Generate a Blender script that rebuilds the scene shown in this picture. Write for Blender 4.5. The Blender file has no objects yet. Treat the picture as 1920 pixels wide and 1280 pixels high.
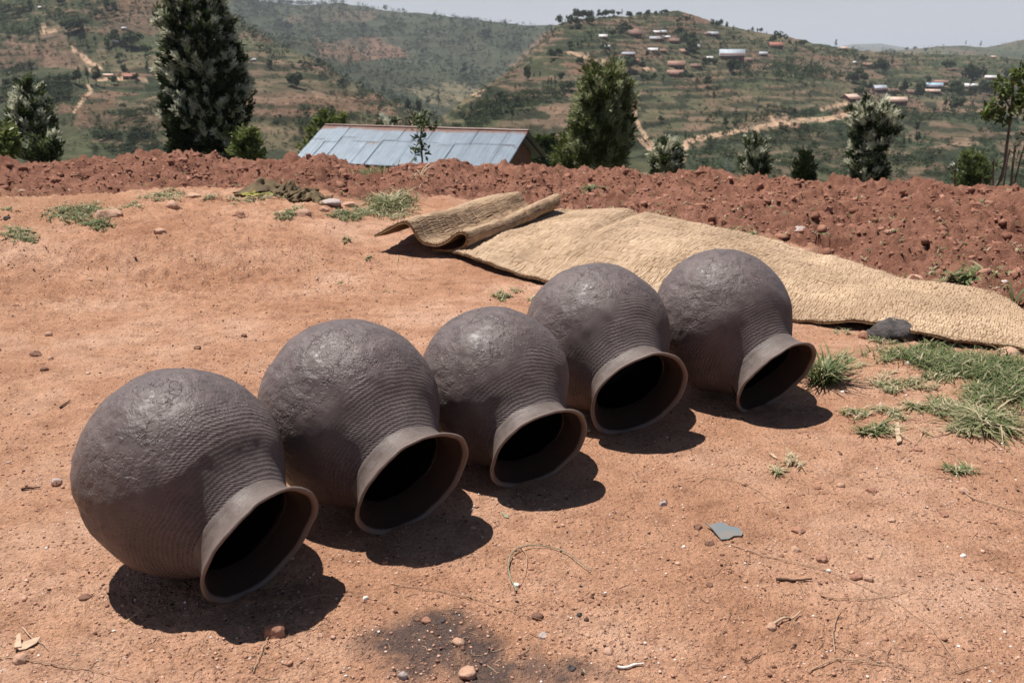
import bpy, math, random
import numpy as np
random.seed(7)
RNG = np.random.default_rng(11)
sc = bpy.context.scene
COL = sc.collection

# ------------------------------------------------------------------ camera, world, sun, exposure
F = 1867.0                      # focal length in pixels of the 1920 wide frame (35 mm on 36 mm)
CAMH = 1.4
TH = math.atan(540.0 / F)
cam_d = bpy.data.cameras.new('camera')
cam = bpy.data.objects.new('camera', cam_d)
COL.objects.link(cam)
cam.location = (0, 0, CAMH)
cam.rotation_euler = (math.pi / 2 - TH, 0, 0)
cam_d.sensor_width = 36.0
cam_d.lens = 36.0 * F / 1920.0
cam_d.clip_end = 40000
cam_d.clip_start = 0.05
cam_d.dof.use_dof = True
cam_d.dof.focus_distance = 3.7
cam_d.dof.aperture_fstop = 7.1
sc.camera = cam

SUN_DIR = np.array([math.cos(math.radians(30)) * math.cos(math.radians(71)),
                    -math.sin(math.radians(30)) * math.cos(math.radians(71)),
                    -math.sin(math.radians(71))])
w = bpy.data.worlds.new('World')
sc.world = w
w.use_nodes = True
nt = w.node_tree
for n in list(nt.nodes):
    nt.nodes.remove(n)
sky = nt.nodes.new('ShaderNodeTexSky')
sky.sky_type = 'NISHITA'
sky.sun_disc = False
sky.sun_elevation = math.radians(71)
sky.sun_rotation = math.radians(-60)
sky.altitude = 1500
sky.air_density = 1.0
sky.dust_density = 2.0
tc = nt.nodes.new('ShaderNodeTexCoord')
mp = nt.nodes.new('ShaderNodeMapping')
mp.inputs['Scale'].default_value = (2.2, 2.2, 9.0)
cn = nt.nodes.new('ShaderNodeTexNoise')
cn.inputs['Scale'].default_value = 1.6
cn.inputs['Detail'].default_value = 7
cn.inputs['Roughness'].default_value = 0.55
cr = nt.nodes.new('ShaderNodeValToRGB')
cr.color_ramp.elements[0].position = 0.38
cr.color_ramp.elements[1].position = 0.72
mx = nt.nodes.new('ShaderNodeMix')
mx.data_type = 'RGBA'
mx.inputs[7].default_value = (8.4, 8.6, 9.6, 1)
mm = nt.nodes.new('ShaderNodeMath')
mm.operation = 'MULTIPLY'
mm.inputs[1].default_value = 0.75
bg = nt.nodes.new('ShaderNodeBackground')
bg.inputs['Strength'].default_value = 0.05
wo = nt.nodes.new('ShaderNodeOutputWorld')
L = nt.links.new
L(tc.outputs['Generated'], mp.inputs['Vector'])
L(mp.outputs['Vector'], cn.inputs['Vector'])
L(cn.outputs['Fac'], cr.inputs['Fac'])
L(cr.outputs['Color'], mm.inputs[0])
sx = nt.nodes.new('ShaderNodeSeparateXYZ')
L(tc.outputs['Generated'], sx.inputs[0])
mr = nt.nodes.new('ShaderNodeMapRange')
mr.inputs['From Min'].default_value = 0.03
mr.inputs['From Max'].default_value = 0.40
mr.inputs['To Min'].default_value = 0.85
mr.inputs['To Max'].default_value = 0.0
mr.clamp = True
L(sx.outputs[2], mr.inputs['Value'])
ad = nt.nodes.new('ShaderNodeMath')       # low cloud and haze thicken towards the horizon, clouds thin out overhead
ad.operation = 'MULTIPLY_ADD'
ad.use_clamp = True
ad.inputs[1].default_value = 0.35
L(mm.outputs[0], ad.inputs[0])
L(mr.outputs[0], ad.inputs[2])
mul2 = nt.nodes.new('ShaderNodeMath')
mul2.operation = 'MULTIPLY'
L(mr.outputs[0], mul2.inputs[0])
L(ad.outputs[0], mul2.inputs[1])
L(mul2.outputs[0], mx.inputs[0])
L(sky.outputs['Color'], mx.inputs[6])
L(mx.outputs[2], bg.inputs['Color'])
L(bg.outputs[0], wo.inputs['Surface'])

sun_d = bpy.data.lights.new('sun', 'SUN')
sun_d.energy = 5.0
sun_d.angle = math.radians(0.53)
sun_d.color = (1.0, 0.955, 0.9)
sun = bpy.data.objects.new('sun', sun_d)
COL.objects.link(sun)
from mathutils import Vector, Matrix
sun.rotation_euler = Vector(SUN_DIR.tolist()).to_track_quat('-Z', 'Y').to_euler()
sun.location = (-20, 10, 40)

sc.view_settings.view_transform = 'Standard'
sc.view_settings.look = 'None'
sc.view_settings.gamma = 1.0
sc.view_settings.use_curve_mapping = False
sc.view_settings.exposure = 0.55
sc.cycles.max_bounces = 6
sc.cycles.volume_bounces = 0
sc.cycles.volume_max_steps = 64

# ------------------------------------------------------------------ helpers
def tag(o, label=None, cat=None, group=None, kind=None):
    if label: o['label'] = label
    if cat: o['category'] = cat
    if group: o['group'] = group
    if kind: o['kind'] = kind
    return o

def link(name, me, parent=None):
    o = bpy.data.objects.new(name, me)
    COL.objects.link(o)
    if parent is not None: o.parent = parent
    return o

def empty(name, loc=(0, 0, 0), rz=0.0):
    o = bpy.data.objects.new(name, None)
    COL.objects.link(o)
    o.location = loc
    o.rotation_euler = (0, 0, rz)
    o.empty_display_size = 0.1
    return o

def mesh(name, V, Fc, mat=None, smooth=False, col=None, colname='tint'):
    """V (n,3); Fc: (m,k) int array or list of such arrays"""
    V = np.asarray(V, np.float32)
    if not isinstance(Fc, (list, tuple)): Fc = [Fc]
    Fc = [np.asarray(f, np.int32) for f in Fc if len(f)]
    me = bpy.data.meshes.new(name)
    me.vertices.add(len(V))
    me.vertices.foreach_set('co', V.ravel())
    loops = np.concatenate([f.ravel() for f in Fc])
    tot = np.concatenate([np.full(len(f), f.shape[1], np.int32) for f in Fc])
    st = np.concatenate([[0], np.cumsum(tot)[:-1]]).astype(np.int32)
    me.loops.add(len(loops))
    me.loops.foreach_set('vertex_index', loops)
    me.polygons.add(len(tot))
    me.polygons.foreach_set('loop_start', st)
    me.polygons.foreach_set('loop_total', tot)
    if smooth:
        me.polygons.foreach_set('use_smooth', np.ones(len(tot), bool))
    me.update(calc_edges=True)
    if col is not None:
        col = np.asarray(col, np.float32)
        if col.ndim == 1: col = np.stack([col] * 3, 1)
        if col.shape[1] == 3: col = np.concatenate([col, np.ones((len(col), 1), np.float32)], 1)
        a = me.color_attributes.new(colname, 'FLOAT_COLOR', 'POINT')
        a.data.foreach_set('color', col.ravel())
    if mat is not None: me.materials.append(mat)
    return me

def addattr(me, name, vals):
    a = me.attributes.new(name, 'FLOAT', 'POINT')
    a.data.foreach_set('value', np.asarray(vals, np.float32))

def _h(ix, iy, s):
    h = (ix.astype(np.int64) * 374761393 + iy.astype(np.int64) * 668265263 + s * 1442695041) & 0xffffffff
    h = ((h ^ (h >> 13)) * 1274126177) & 0xffffffff
    h = ((h ^ (h >> 16)) * 2246822519) & 0xffffffff
    return ((h ^ (h >> 15)) & 0xffffff) / float(0xffffff)

def vn(x, y, s=0):
    x = np.asarray(x, float); y = np.asarray(y, float)
    ix = np.floor(x); iy = np.floor(y)
    fx = x - ix; fy = y - iy
    ix = ix.astype(np.int64); iy = iy.astype(np.int64)
    ux = fx * fx * fx * (fx * (fx * 6 - 15) + 10); uy = fy * fy * fy * (fy * (fy * 6 - 15) + 10)
    a = _h(ix, iy, s); b = _h(ix + 1, iy, s); c = _h(ix, iy + 1, s); d = _h(ix + 1, iy + 1, s)
    return ((a * (1 - ux) + b * ux) * (1 - uy) + (c * (1 - ux) + d * ux) * uy) * 2 - 1

def fbm(x, y, o=4, s=0, g=0.5):
    t = 0; a = 1.0; k = 0
    for i in range(o):
        ca, sa = math.cos(0.7 * i), math.sin(0.7 * i)
        t = t + a * vn((x * ca - y * sa) * 2.03 ** i + 17.3 * i, (x * sa + y * ca) * 2.03 ** i - 9.1 * i, s + i)
        k += a; a *= g
    return t / k * 1.5

def worley(x, y, s=0):
    """distance to nearest feature point, and its random id"""
    ix = np.floor(x).astype(np.int64); iy = np.floor(y).astype(np.int64)
    best = np.full(np.shape(x), 9.0); idv = np.zeros(np.shape(x))
    for dx in (-1, 0, 1):
        for dy in (-1, 0, 1):
            cx = ix + dx; cy = iy + dy
            px = cx + _h(cx, cy, s + 5); py = cy + _h(cx, cy, s + 9)
            d = (px - x) ** 2 + (py - y) ** 2
            m = d < best
            best = np.where(m, d, best); idv = np.where(m, _h(cx, cy, s + 21), idv)
    return np.sqrt(best), idv

def sst(a, b, x):
    t = np.clip((x - a) / (b - a), 0, 1)
    return t * t * (3 - 2 * t)

def ray(px, py):
    """direction of a photo pixel as (azimuth, slope = dz per metre of horizontal distance)"""
    px = np.asarray(px, float); py = np.asarray(py, float)
    x = (px - 960) / F; v = (640 - py) / F
    y = math.cos(TH) + v * math.sin(TH); z = -math.sin(TH) + v * math.cos(TH)
    h = np.hypot(x, y)
    return np.arctan2(x, y), z / h

def at(px, py, r):
    a, s = ray(px, py)
    return np.array([np.sin(a) * r, np.cos(a) * r, CAMH + s * r])

def curve(pts):
    """image control points -> (azimuths, slopes)"""
    p = np.array(pts, float)
    a, s = ray(p[:, 0], p[:, 1])
    o = np.argsort(a)
    return a[o], s[o]

# ------------------------------------------------------------------ the terrain
EDGE = curve([(-500, 300), (0, 299), (150, 297), (300, 293), (430, 298), (520, 302), (570, 294), (605, 291), (650, 302), (720, 305), (790, 300), (840, 297),
              (880, 305), (940, 312), (1050, 318), (1200, 324), (1290, 322), (1400, 332), (1560, 342), (1640, 342), (1690, 336), (1740, 340), (1830, 354), (1920, 358), (2400, 372)])
BND = curve([(-500, 395), (0, 392), (120, 390), (250, 380), (330, 362), (450, 364), (560, 364), (640, 372), (700, 372), (800, 372), (950, 372), (1050, 380), (1180, 400), (1330, 418),
             (1450, 448), (1600, 494), (1750, 530), (1850, 548), (1920, 585), (2300, 720)])
BND_R = np.interp(BND[0], [-0.35, 0.0, 0.3], [1.27, 1.31, 1.37]) / -BND[1]
def edge_r(az):
    return np.interp(az, np.radians([-40, -20, 0, 20, 40]), [12.6, 12.6, 12.2, 10.9, 10.2])

def masks(az, r, X, Y):
    rb = np.interp(az, BND[0], BND_R)
    till = sst(-0.35, 0.35, r - rb + 0.35 * fbm(X * 1.5, Y * 1.5, 3, 3))
    a1, _ = ray(np.array([60.]), np.array([368.]))
    path = np.exp(-((az - a1[0] + 0.10) / 0.13) ** 2) * np.exp(-((r - 9.1) / 0.75) ** 2)
    till = till * (1 - np.clip(path * 1.6, 0, 1))
    return till, np.clip(path * 1.5, 0, 1)

def h_near(X, Y, fine=True):
    X = np.asarray(X, float); Y = np.asarray(Y, float)
    r = np.hypot(X, Y); az = np.arctan2(X, Y)
    re = edge_r(az)
    ze = CAMH + np.interp(az, EDGE[0], EDGE[1]) * re
    till, path = masks(az, r, X, Y)
    z = ze * sst(7.0, 1.0, (re - r) / (re - 6.0) * 7.0 + 0.0) * 1.0
    # grassy bank on the left, rise under the mat on the right
    bl = sst(-0.10, -0.26, az)
    z = z + bl * 0.13 * sst(6.5, 7.3, r + 0.25 * vn(X * 0.8, Y * 0.8, 4)) * sst(10.2, 8.6, r)
    z = z + 0.025 * fbm(X * 0.6, Y * 0.6, 3, 31) * sst(2.5, 5, r)
    if fine:
        yard = (1 - till)
        rough = 0.35 + 0.65 * sst(-0.2, 0.5, fbm(X * 0.9 + 4, Y * 0.9, 3, 41)) + 2.4 * bl * sst(5.2, 6.4, r)
        z = z + yard * rough * (0.007 * fbm(X * 6, Y * 6, 3, 51) + 0.0045 * fbm(X * 22, Y * 22, 3, 55) + 0.0034 * fbm(X * 62, Y * 62, 2, 58))
        d1, i1 = worley(X * 13 + fbm(X * 5, Y * 5, 2, 2), Y * 13, 61)
        d2, i2 = worley(X * 26, Y * 26 + fbm(X * 9, Y * 9, 2, 3), 66)
        d3, i3 = worley(X * 5.5 + 0.5 * fbm(X * 4, Y * 4, 2, 6), Y * 5.5, 69)
        dome = lambda d, a: np.sqrt(np.clip(1 - (d / a) ** 2, 0, 1))
        cl = 0.042 * i1 * dome(d1, 0.60) + 0.022 * i2 * dome(d2, 0.58) + 0.045 * np.where(i3 > .6, i3, 0) * dome(d3, 0.5 + 0.15 * vn(X * 20, Y * 20, 5))
        z = z + till * (cl * 1.0 + 0.075 * fbm(X * 1.7, Y * 1.7, 3, 71) + 0.06 * np.abs(fbm(X * 3.4, Y * 2.6, 3, 73)) - 0.085 + 0.026 * fbm(X * 9, Y * 9, 3, 75) + 0.016 * fbm(X * 34, Y * 34, 3, 76))
    else:
        z = z + till * 0.03
    # the hillside falls away beyond the rim
    over = np.maximum(r - re, 0)
    z = np.where(over > 0, z - (0.10 * over + 0.22 * over * sst(0, 4, over)), z)
    return z

# hills: photo columns of the silhouette, with real distances
def hill(crest, mids):
    return crest, mids
def lin(az, pts):
    p = np.array(pts, float)
    a, _ = ray(p[:, 0], np.full(len(p), 100.0))
    return np.interp(az, a, p[:, 1])
def lay(az, r, crest, rc, profile, amp, wl, seed, back=0.25):
    """profile: list of (fraction of crest distance, photo row at left, row at right) from foot to crest"""
    ca, cs = curve(crest)
    sl = np.interp(az, ca, cs)
    Rc = lin(az, rc)
    zc = CAMH + sl * Rc
    z = None
    t = r / Rc
    fr = [p[0] for p in profile] + [1.0]
    zs = []
    for p in profile:
        rows = lin(az, p[1])
        s = (100.0 - rows) / F * math.cos(TH) / np.cos(az) * 0 + (100.0 - rows) / F * 0.985
        zs.append(CAMH + np.minimum(s, sl - 0.004) * Rc * p[0])
    zs.append(zc)
    out = zs[0] - 0.25 * (fr[0] - t) * Rc
    for i in range(len(fr) - 1):
        k = np.clip((t - fr[i]) / (fr[i + 1] - fr[i]), 0, 1)
        out = np.where(t >= fr[i], zs[i] * (1 - k) + zs[i + 1] * k, out)
    out = np.where(t > 1, zc - back * (t - 1) * Rc, out)
    X = np.sin(az) * r; Y = np.cos(az) * r
    n = amp * fbm(X / wl, Y / wl, 4, seed)
    out = out + n * (1 - 0.85 * np.exp(-((t - 1) / 0.10) ** 2))
    return out

def terr(z, h, k):
    q = z / h
    f = q - np.floor(q)
    return z * (1 - k) + k * h * (np.floor(q) + sst(0.55, 1.0, f))

def h_far(az, r, which=False):
    X = np.sin(az) * r; Y = np.cos(az) * r
    Lh = lay(az, r, [(-900, -40), (-300, -150), (0, -130), (200, -90), (340, -40), (430, 20), (520, 82), (600, 112), (640, 142), (700, 172), (760, 200), (810, 232), (860, 262), (960, 330), (1100, 420)],
             [(-900, 900), (0, 760), (430, 620), (600, 520), (760, 430), (1000, 300)],
             [(0.22, [(0, 400), (500, 400), (900, 430)]), (0.42, [(0, 255), (400, 265), (800, 330)]), (0.68, [(0, 125), (300, 130), (500, 165), (900, 330)])], 7, 80, 101)
    Mh = lay(az, r, [(-900, 60), (200, -40), (430, -6), (560, 10), (640, 8), (700, 18), (800, 27), (900, 40), (1000, 49), (1080, 42), (1150, 34), (1300, 70), (1450, 110), (1900, 140)],
             [(0, 1500), (600, 1700), (1000, 1750), (1900, 2200)],
             [(0.47, [(400, 190), (700, 185), (830, 178), (1000, 175)]), (0.54, [(400, 165), (700, 170), (830, 163), (1000, 160)]), (0.75, [(400, 70), (700, 95), (900, 100), (1000, 95)])], 26, 260, 111)
    Rh = lay(az, r, [(600, 420), (700, 330), (780, 262), (860, 200), (930, 150), (975, 112), (1012, 74), (1045, 44), (1075, 34), (1110, 30), (1180, 27), (1240, 23), (1270, 20), (1300, 27), (1345, 44), (1400, 56), (1480, 68),
                      (1560, 84), (1620, 93), (1700, 99), (1800, 104), (1950, 108), (2400, 120)],
             [(600, 260), (800, 400), (1000, 560), (1270, 700), (1500, 780), (1900, 950)],
             [(0.20, [(700, 420), (1900, 420)]), (0.33, [(900, 330), (1300, 300), (1600, 290), (1900, 300)]), (0.52, [(900, 240), (1200, 200), (1500, 205), (1900, 205)]),
              (0.72, [(900, 170), (1200, 125), (1500, 145), (1700, 168), (1900, 172)])], 4.5, 70, 121)
    Fh = lay(az, r, [(1300, 140), (1480, 110), (1560, 96), (1640, 96), (1700, 92), (1760, 86), (1800, 84), (1850, 88), (1900, 77), (1960, 66), (2100, 50), (2600, 90)],
             [(1300, 2400), (1900, 2300)], [(0.5, [(1300, 175), (1900, 170)]), (0.8, [(1300, 120), (1900, 118)])], 18, 300, 131)
    Dm = lay(az, r, [(-2000, 60), (900, 96), (1450, 97), (1540, 92), (1600, 82), (1650, 80), (1700, 88), (1760, 96), (2500, 70)],
             [(0, 8000), (1900, 8000)], [(0.6, [(0, 112), (1900, 112)])], 30, 900, 141)
    k = np.stack([Lh, Mh, Rh, Fh, Dm])
    w_ = k.argmax(0)
    z = k.max(0)
    z = np.maximum(z, -75 + 4 * fbm(X / 60, Y / 60, 3, 151))
    # terraces cut in the slopes
    hz = np.where(w_ == 0, 3.2, np.where(w_ == 2, 2.6, 9.0))
    tk = np.where(w_ == 1, 0.35, np.where(w_ >= 3, 0.2, 0.8)) * sst(120, 220, r)
    patch = sst(-0.5, 0.3, fbm(X / 90, Y / 90, 2, 161))
    wob = fbm(X / 35, Y / 35, 2, 171) * hz * 0.35
    qf = (z + wob) / hz; qf = qf - np.floor(qf)
    z = terr(z + wob, hz, tk * patch) - wob
    z = z + 0.4 * fbm(X / 7, Y / 7, 3, 181) * sst(60, 200, r)
    if which: return z, w_, qf, patch
    return z

def ground(X, Y, fine=True):
    r = np.hypot(X, Y); az = np.arctan2(X, Y)
    hn = h_near(X, Y, fine)
    if np.max(r) < 20: return hn
    azc = np.clip(az, -0.62, 0.62)
    hf = h_far(azc, np.maximum(r, 15.0))
    re = edge_r(az)
    near = CAMH * 0 - 0.6 - 0.30 * (r - re) * 0.72
    base = np.where(r < 20, hn, near)
    far = np.maximum(hf, near)
    k = sst(14, 22, r)
    return np.where(r < 14, hn, hn * (1 - k) + k * np.where(r < 45, near + (far - near) * sst(45, 90, r), near + (far - near) * sst(45, 90, r)))

AZD = np.radians(31.0)
def az_grid(nd, nc):
    a = np.linspace(-AZD, AZD, nd)
    t = np.linspace(0, 1, nc + 2)[1:] ** 1.6
    b = AZD + (math.pi - AZD) * t
    return np.concatenate([-b[::-1], a, b[:-1]])
def polar(az, rr, zf, wrap=True):
    A, R = np.meshgrid(az, rr)
    X = np.sin(A) * R; Y = np.cos(A) * R
    Z = zf(X, Y)
    n, m = len(rr), len(az)
    V = np.stack([X, Y, Z], -1).reshape(-1, 3)
    i = np.arange(n - 1)[:, None]; j = np.arange(m)[None, :]
    j2 = (j + 1) % m
    q = np.stack([i * m + j + 0 * j2, i * m + j2 + 0 * i, (i + 1) * m + j2, (i + 1) * m + j + 0 * j2], -1).reshape(-1, 4)
    return V, q[:, ::-1], A.ravel(), R.ravel()

# ------------------------------------------------------------------ node material helpers
def newmat(name):
    m = bpy.data.materials.new(name)
    m.use_nodes = True
    t = m.node_tree
    for n in list(t.nodes): t.nodes.remove(n)
    return m, t
def nd(t, typ, **kw):
    n = t.nodes.new(typ)
    for k, v in kw.items():
        if k.startswith('i_'):
            n.inputs[k[2:].replace('_', ' ')].default_value = v
        else: setattr(n, k, v)
    return n
def principled(t, rough=0.8, spec=0.3):
    b = nd(t, 'ShaderNodeBsdfPrincipled')
    b.inputs['Roughness'].default_value = rough
    b.inputs['Specular IOR Level'].default_value = spec
    o = nd(t, 'ShaderNodeOutputMaterial')
    t.links.new(b.outputs[0], o.inputs['Surface'])
    return b
def ramp(t, src, stops):
    r = nd(t, 'ShaderNodeValToRGB')
    e = r.color_ramp.elements
    e[0].position = stops[0][0]; e[0].color = tuple(stops[0][1]) + (1,)
    e[1].position = stops[-1][0]; e[1].color = tuple(stops[-1][1]) + (1,)
    for p, c in stops[1:-1]:
        x = e.new(p); x.color = tuple(c) + (1,)
    t.links.new(src, r.inputs[0])
    return r.outputs[0]
def noise(t, vec, scale, detail=4, rough=0.6, out='Fac'):
    n = nd(t, 'ShaderNodeTexNoise')
    n.inputs['Scale'].default_value = scale
    n.inputs['Detail'].default_value = detail
    n.inputs['Roughness'].default_value = rough
    t.links.new(vec, n.inputs['Vector'])
    return n.outputs[out]
def mix(t, fac, a, b, blend='MIX'):
    m = nd(t, 'ShaderNodeMix', data_type='RGBA', blend_type=blend)
    for s, v in ((0, fac), (6, a), (7, b)):
        if isinstance(v, (int, float)): m.inputs[s].default_value = v
        elif isinstance(v, tuple): m.inputs[s].default_value = v + (1,) if len(v) == 3 else v
        else: t.links.new(v, m.inputs[s])
    return m.outputs[2]
def math_(t, op, a, b=0.5, c=None):
    m = nd(t, 'ShaderNodeMath', operation=op)
    for s, v in ((0, a), (1, b)) + (((2, c),) if c is not None else ()):
        if isinstance(v, (int, float)): m.inputs[s].default_value = v
        else: t.links.new(v, m.inputs[s])
    return m.outputs[0]
def bump(t, height, dist, strength=1.0, normal=None):
    b = nd(t, 'ShaderNodeBump')
    b.inputs['Strength'].default_value = strength
    b.inputs['Distance'].default_value = dist
    t.links.new(height, b.inputs['Height'])
    if normal is not None: t.links.new(normal, b.inputs['Normal'])
    return b.outputs[0]
def objco(t):
    return nd(t, 'ShaderNodeTexCoord').outputs['Object']
def geopos(t):
    return nd(t, 'ShaderNodeNewGeometry').outputs['Position']
def attr(t, name, out='Fac'):
    a = nd(t, 'ShaderNodeAttribute', attribute_name=name)
    return a.outputs[out]

def simple(name, c1, c2, scale=8, rough=0.8, spec=0.3, bmp=0.0, bscale=40, metal=0.0):
    m, t = newmat(name)
    b = principled(t, rough, spec)
    co = objco(t)
    t.links.new(ramp(t, noise(t, co, scale, 5), [(0.3, c1), (0.7, c2)]), b.inputs['Base Color'])
    b.inputs['Metallic'].default_value = metal
    if bmp: t.links.new(bump(t, noise(t, co, bscale, 5), bmp), b.inputs['Normal'])
    return m
def tinted(name, stops, rough=0.7, spec=0.25, transl=0.0, nscale=0):
    """colour from the per-vertex 'tint' value through a ramp"""
    m, t = newmat(name)
    b = principled(t, rough, spec)
    c = ramp(t, attr(t, 'tint'), stops)
    if nscale:
        c = mix(t, 0.5, c, ramp(t, noise(t, objco(t), nscale, 4), [(0.3, (0.55,) * 3), (0.7, (1.3,) * 3)]), 'MULTIPLY')
    t.links.new(c, b.inputs['Base Color'])
    if transl:
        tr = nd(t, 'ShaderNodeBsdfTranslucent')
        t.links.new(c, tr.inputs['Color'])
        ms = nd(t, 'ShaderNodeMixShader')
        ms.inputs[0].default_value = transl
        o = [n for n in t.nodes if n.type == 'OUTPUT_MATERIAL'][0]
        t.links.new(b.outputs[0], ms.inputs[1]); t.links.new(tr.outputs[0], ms.inputs[2])
        t.links.new(ms.outputs[0], o.inputs['Surface'])
    return m

# soil
def soil_material():
    m, t = newmat('red_soil')
    b = principled(t, 0.93, 0.12)
    p = geopos(t)
    n1 = noise(t, p, 1.3, 5); n2 = noise(t, p, 9, 6, 0.7); n3 = noise(t, p, 70, 4, 0.7); n4 = noise(t, p, 260, 3, 0.7)
    c = ramp(t, n1, [(0.34, (0.47, 0.245, 0.148)), (0.5, (0.565, 0.314, 0.198)), (0.64, (0.655, 0.400, 0.272))])
    c = mix(t, 0.9, c, ramp(t, n2, [(0.3, (0.66, 0.61, 0.58)), (0.52, (1, 1, 1)), (0.72, (1.16, 1.16, 1.16))]), 'MULTIPLY')
    c = mix(t, 0.75, c, ramp(t, n3, [(0.3, (0.66, 0.62, 0.60)), (0.52, (1, 1, 1)), (0.75, (1.22, 1.2, 1.18))]), 'MULTIPLY')
    c = mix(t, 0.7, c, ramp(t, n4, [(0.3, (0.62, 0.58, 0.55)), (0.52, (1, 1, 1)), (0.75, (1.3, 1.28, 1.25))]), 'MULTIPLY')
    tl = ramp(t, n2, [(0.3, (0.22, 0.100, 0.066)), (0.5, (0.29, 0.140, 0.095)), (0.7, (0.37, 0.190, 0.132))])
    tl = mix(t, 0.8, tl, ramp(t, noise(t, p, 2.6, 5, 0.65), [(0.36, (0.62, 0.56, 0.54)), (0.60, (1.1, 1.08, 1.06))]), 'MULTIPLY')
    tl = mix(t, 0.6, tl, ramp(t, n3, [(0.3, (0.6, 0.58, 0.56)), (0.7, (1.25, 1.22, 1.2))]), 'MULTIPLY')
    c = mix(t, attr(t, 'tilled'), c, tl)
    c = mix(t, attr(t, 'path'), c, (0.46, 0.255, 0.155))
    # grit: pale quartz specks and dark crumbs
    v = nd(t, 'ShaderNodeTexVoronoi', feature='F1')
    v.inputs['Scale'].default_value = 60
    t.links.new(p, v.inputs['Vector'])
    sel = math_(t, 'GREATER_THAN', nd_sep(t, v.outputs['Color'], 0), 0.965)
    dot = math_(t, 'LESS_THAN', v.outputs['Distance'], 0.20)
    c = mix(t, math_(t, 'MULTIPLY', sel, dot), c, (0.72, 0.62, 0.55))
    sel2 = math_(t, 'GREATER_THAN', nd_sep(t, v.outputs['Color'], 1), 0.86)
    dot2 = math_(t, 'LESS_THAN', v.outputs['Distance'], 0.3)
    c = mix(t, math_(t, 'MULTIPLY', math_(t, 'MULTIPLY', sel2, dot2), 0.7), c, (0.14, 0.07, 0.05))
    ash = math_(t, 'MULTIPLY', attr(t, 'ash'), ramp(t, noise(t, p, 14, 5, 0.7), [(0.26, (0.45,) * 3), (0.5, (1,) * 3)]))
    c = mix(t, ash, c, (0.085, 0.066, 0.062))
    t.links.new(c, b.inputs['Base Color'])
    v2 = nd(t, 'ShaderNodeTexVoronoi', feature='SMOOTH_F1')
    v2.inputs['Scale'].default_value = 110
    t.links.new(p, v2.inputs['Vector'])
    h = math_(t, 'ADD', math_(t, 'MULTIPLY', n3, 0.8), math_(t, 'MULTIPLY', n4, 0.35))
    h = math_(t, 'SUBTRACT', h, math_(t, 'MULTIPLY', v2.outputs['Distance'], 0.35))
    t.links.new(bump(t, h, 0.026, 1.0), b.inputs['Normal'])
    return m
def nd_sep(t, col, i):
    s = nd(t, 'ShaderNodeSeparateColor')
    t.links.new(col, s.inputs[0])
    return s.outputs[i]
SOIL = soil_material()

def hill_material():
    m, t = newmat('hill_cover')
    b = principled(t, 0.95, 0.1)
    p = geopos(t)
    c = attr(t, 'tint', 'Color')
    c = mix(t, 0.8, c, ramp(t, noise(t, p, 0.35, 6, 0.75), [(0.34, (0.42, 0.46, 0.40)), (0.62, (1.25, 1.22, 1.2))]), 'MULTIPLY')
    c = mix(t, 0.5, c, ramp(t, noise(t, p, 0.06, 4, 0.6), [(0.34, (0.55, 0.62, 0.56)), (0.64, (1.2, 1.15, 1.1))]), 'MULTIPLY')
    t.links.new(c, b.inputs['Base Color'])
    t.links.new(bump(t, noise(t, p, 0.8, 6, 0.8), 1.2, 0.8), b.inputs['Normal'])
    return m
HILLM = hill_material()

# ---- near ground sheet
azg = az_grid(640, 46)
rr = np.concatenate([np.linspace(0.15, 1.7, 10)[:-1], 1.7 * (14.0 / 1.7) ** np.linspace(0, 1, 560)])
V, Q, A, R = polar(azg, rr, lambda X, Y: ground(X, Y))
V0 = V.copy()
till, path = masks(A, R, V[:, 0], V[:, 1])
def blob(px, py, rx, ry, X, Y, n=0.0, seed=0):
    a, s = ray(px, py); r0 = -CAMH / s
    x0, y0 = math.sin(a) * r0, math.cos(a) * r0
    sx = rx / F * r0; 
    sy = ry / F * r0 * r0 / CAMH
    d = ((X - x0) / sx) ** 2 + ((Y - y0) / sy) ** 2
    d = d + n * fbm(X * 7, Y * 7, 4, seed + 200)
    return np.clip(1.15 - d, 0, 1)
ash = np.clip(blob(800, 1200, 140, 72, V[:, 0], V[:, 1], 0.9, 1) * 1.2 + blob(940, 1255, 230, 72, V[:, 0], V[:, 1], 0.9, 2) * 1.2, 0, 1) * 0.88
me = mesh('ground', V, Q, SOIL, smooth=True)
addattr(me, 'tilled', till); addattr(me, 'path', path); addattr(me, 'ash', ash)
g = link('ground', me); tag(g, kind='structure')

# ---- far sheet: hill colours laid out as fields, soil and tracks where they lie
def raycast(px, py, rmin=60, rmax=9500, n=1500):
    px = np.atleast_1d(np.asarray(px, float)); py = np.atleast_1d(np.asarray(py, float))
    a, s = ray(px, py)
    rs = rmin * (rmax / rmin) ** np.linspace(0, 1, n)
    out = np.zeros((len(px), 3)); ok = np.zeros(len(px), bool)
    for c0 in range(0, len(px), 600):
        A_, R_ = np.meshgrid(a[c0:c0 + 600], rs, indexing='ij')
        zt = HT(A_, R_)
        zr = CAMH + s[c0:c0 + 600, None] * R_
        hit = zr <= zt
        i = hit.argmax(1); h = hit.any(1)
        r_ = rs[i]
        out[c0:c0 + 600] = np.stack([np.sin(a[c0:c0 + 600]) * r_, np.cos(a[c0:c0 + 600]) * r_, zt[np.arange(len(i)), i]], 1)
        ok[c0:c0 + 600] = h
    return out, ok
rf = np.concatenate([14 * (60 / 14) ** np.linspace(0, 1, 26)[:-1], 60 * (170 / 60) ** np.linspace(0, 1, 61)[:-1], 170 * (2400 / 170) ** np.linspace(0, 1, 400)[:-1], 2400 * (12000 / 2400) ** np.linspace(0, 1, 50)])
VF, QF, AF, RF = polar(azg, rf, lambda X, Y: ground(X, Y))
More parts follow.
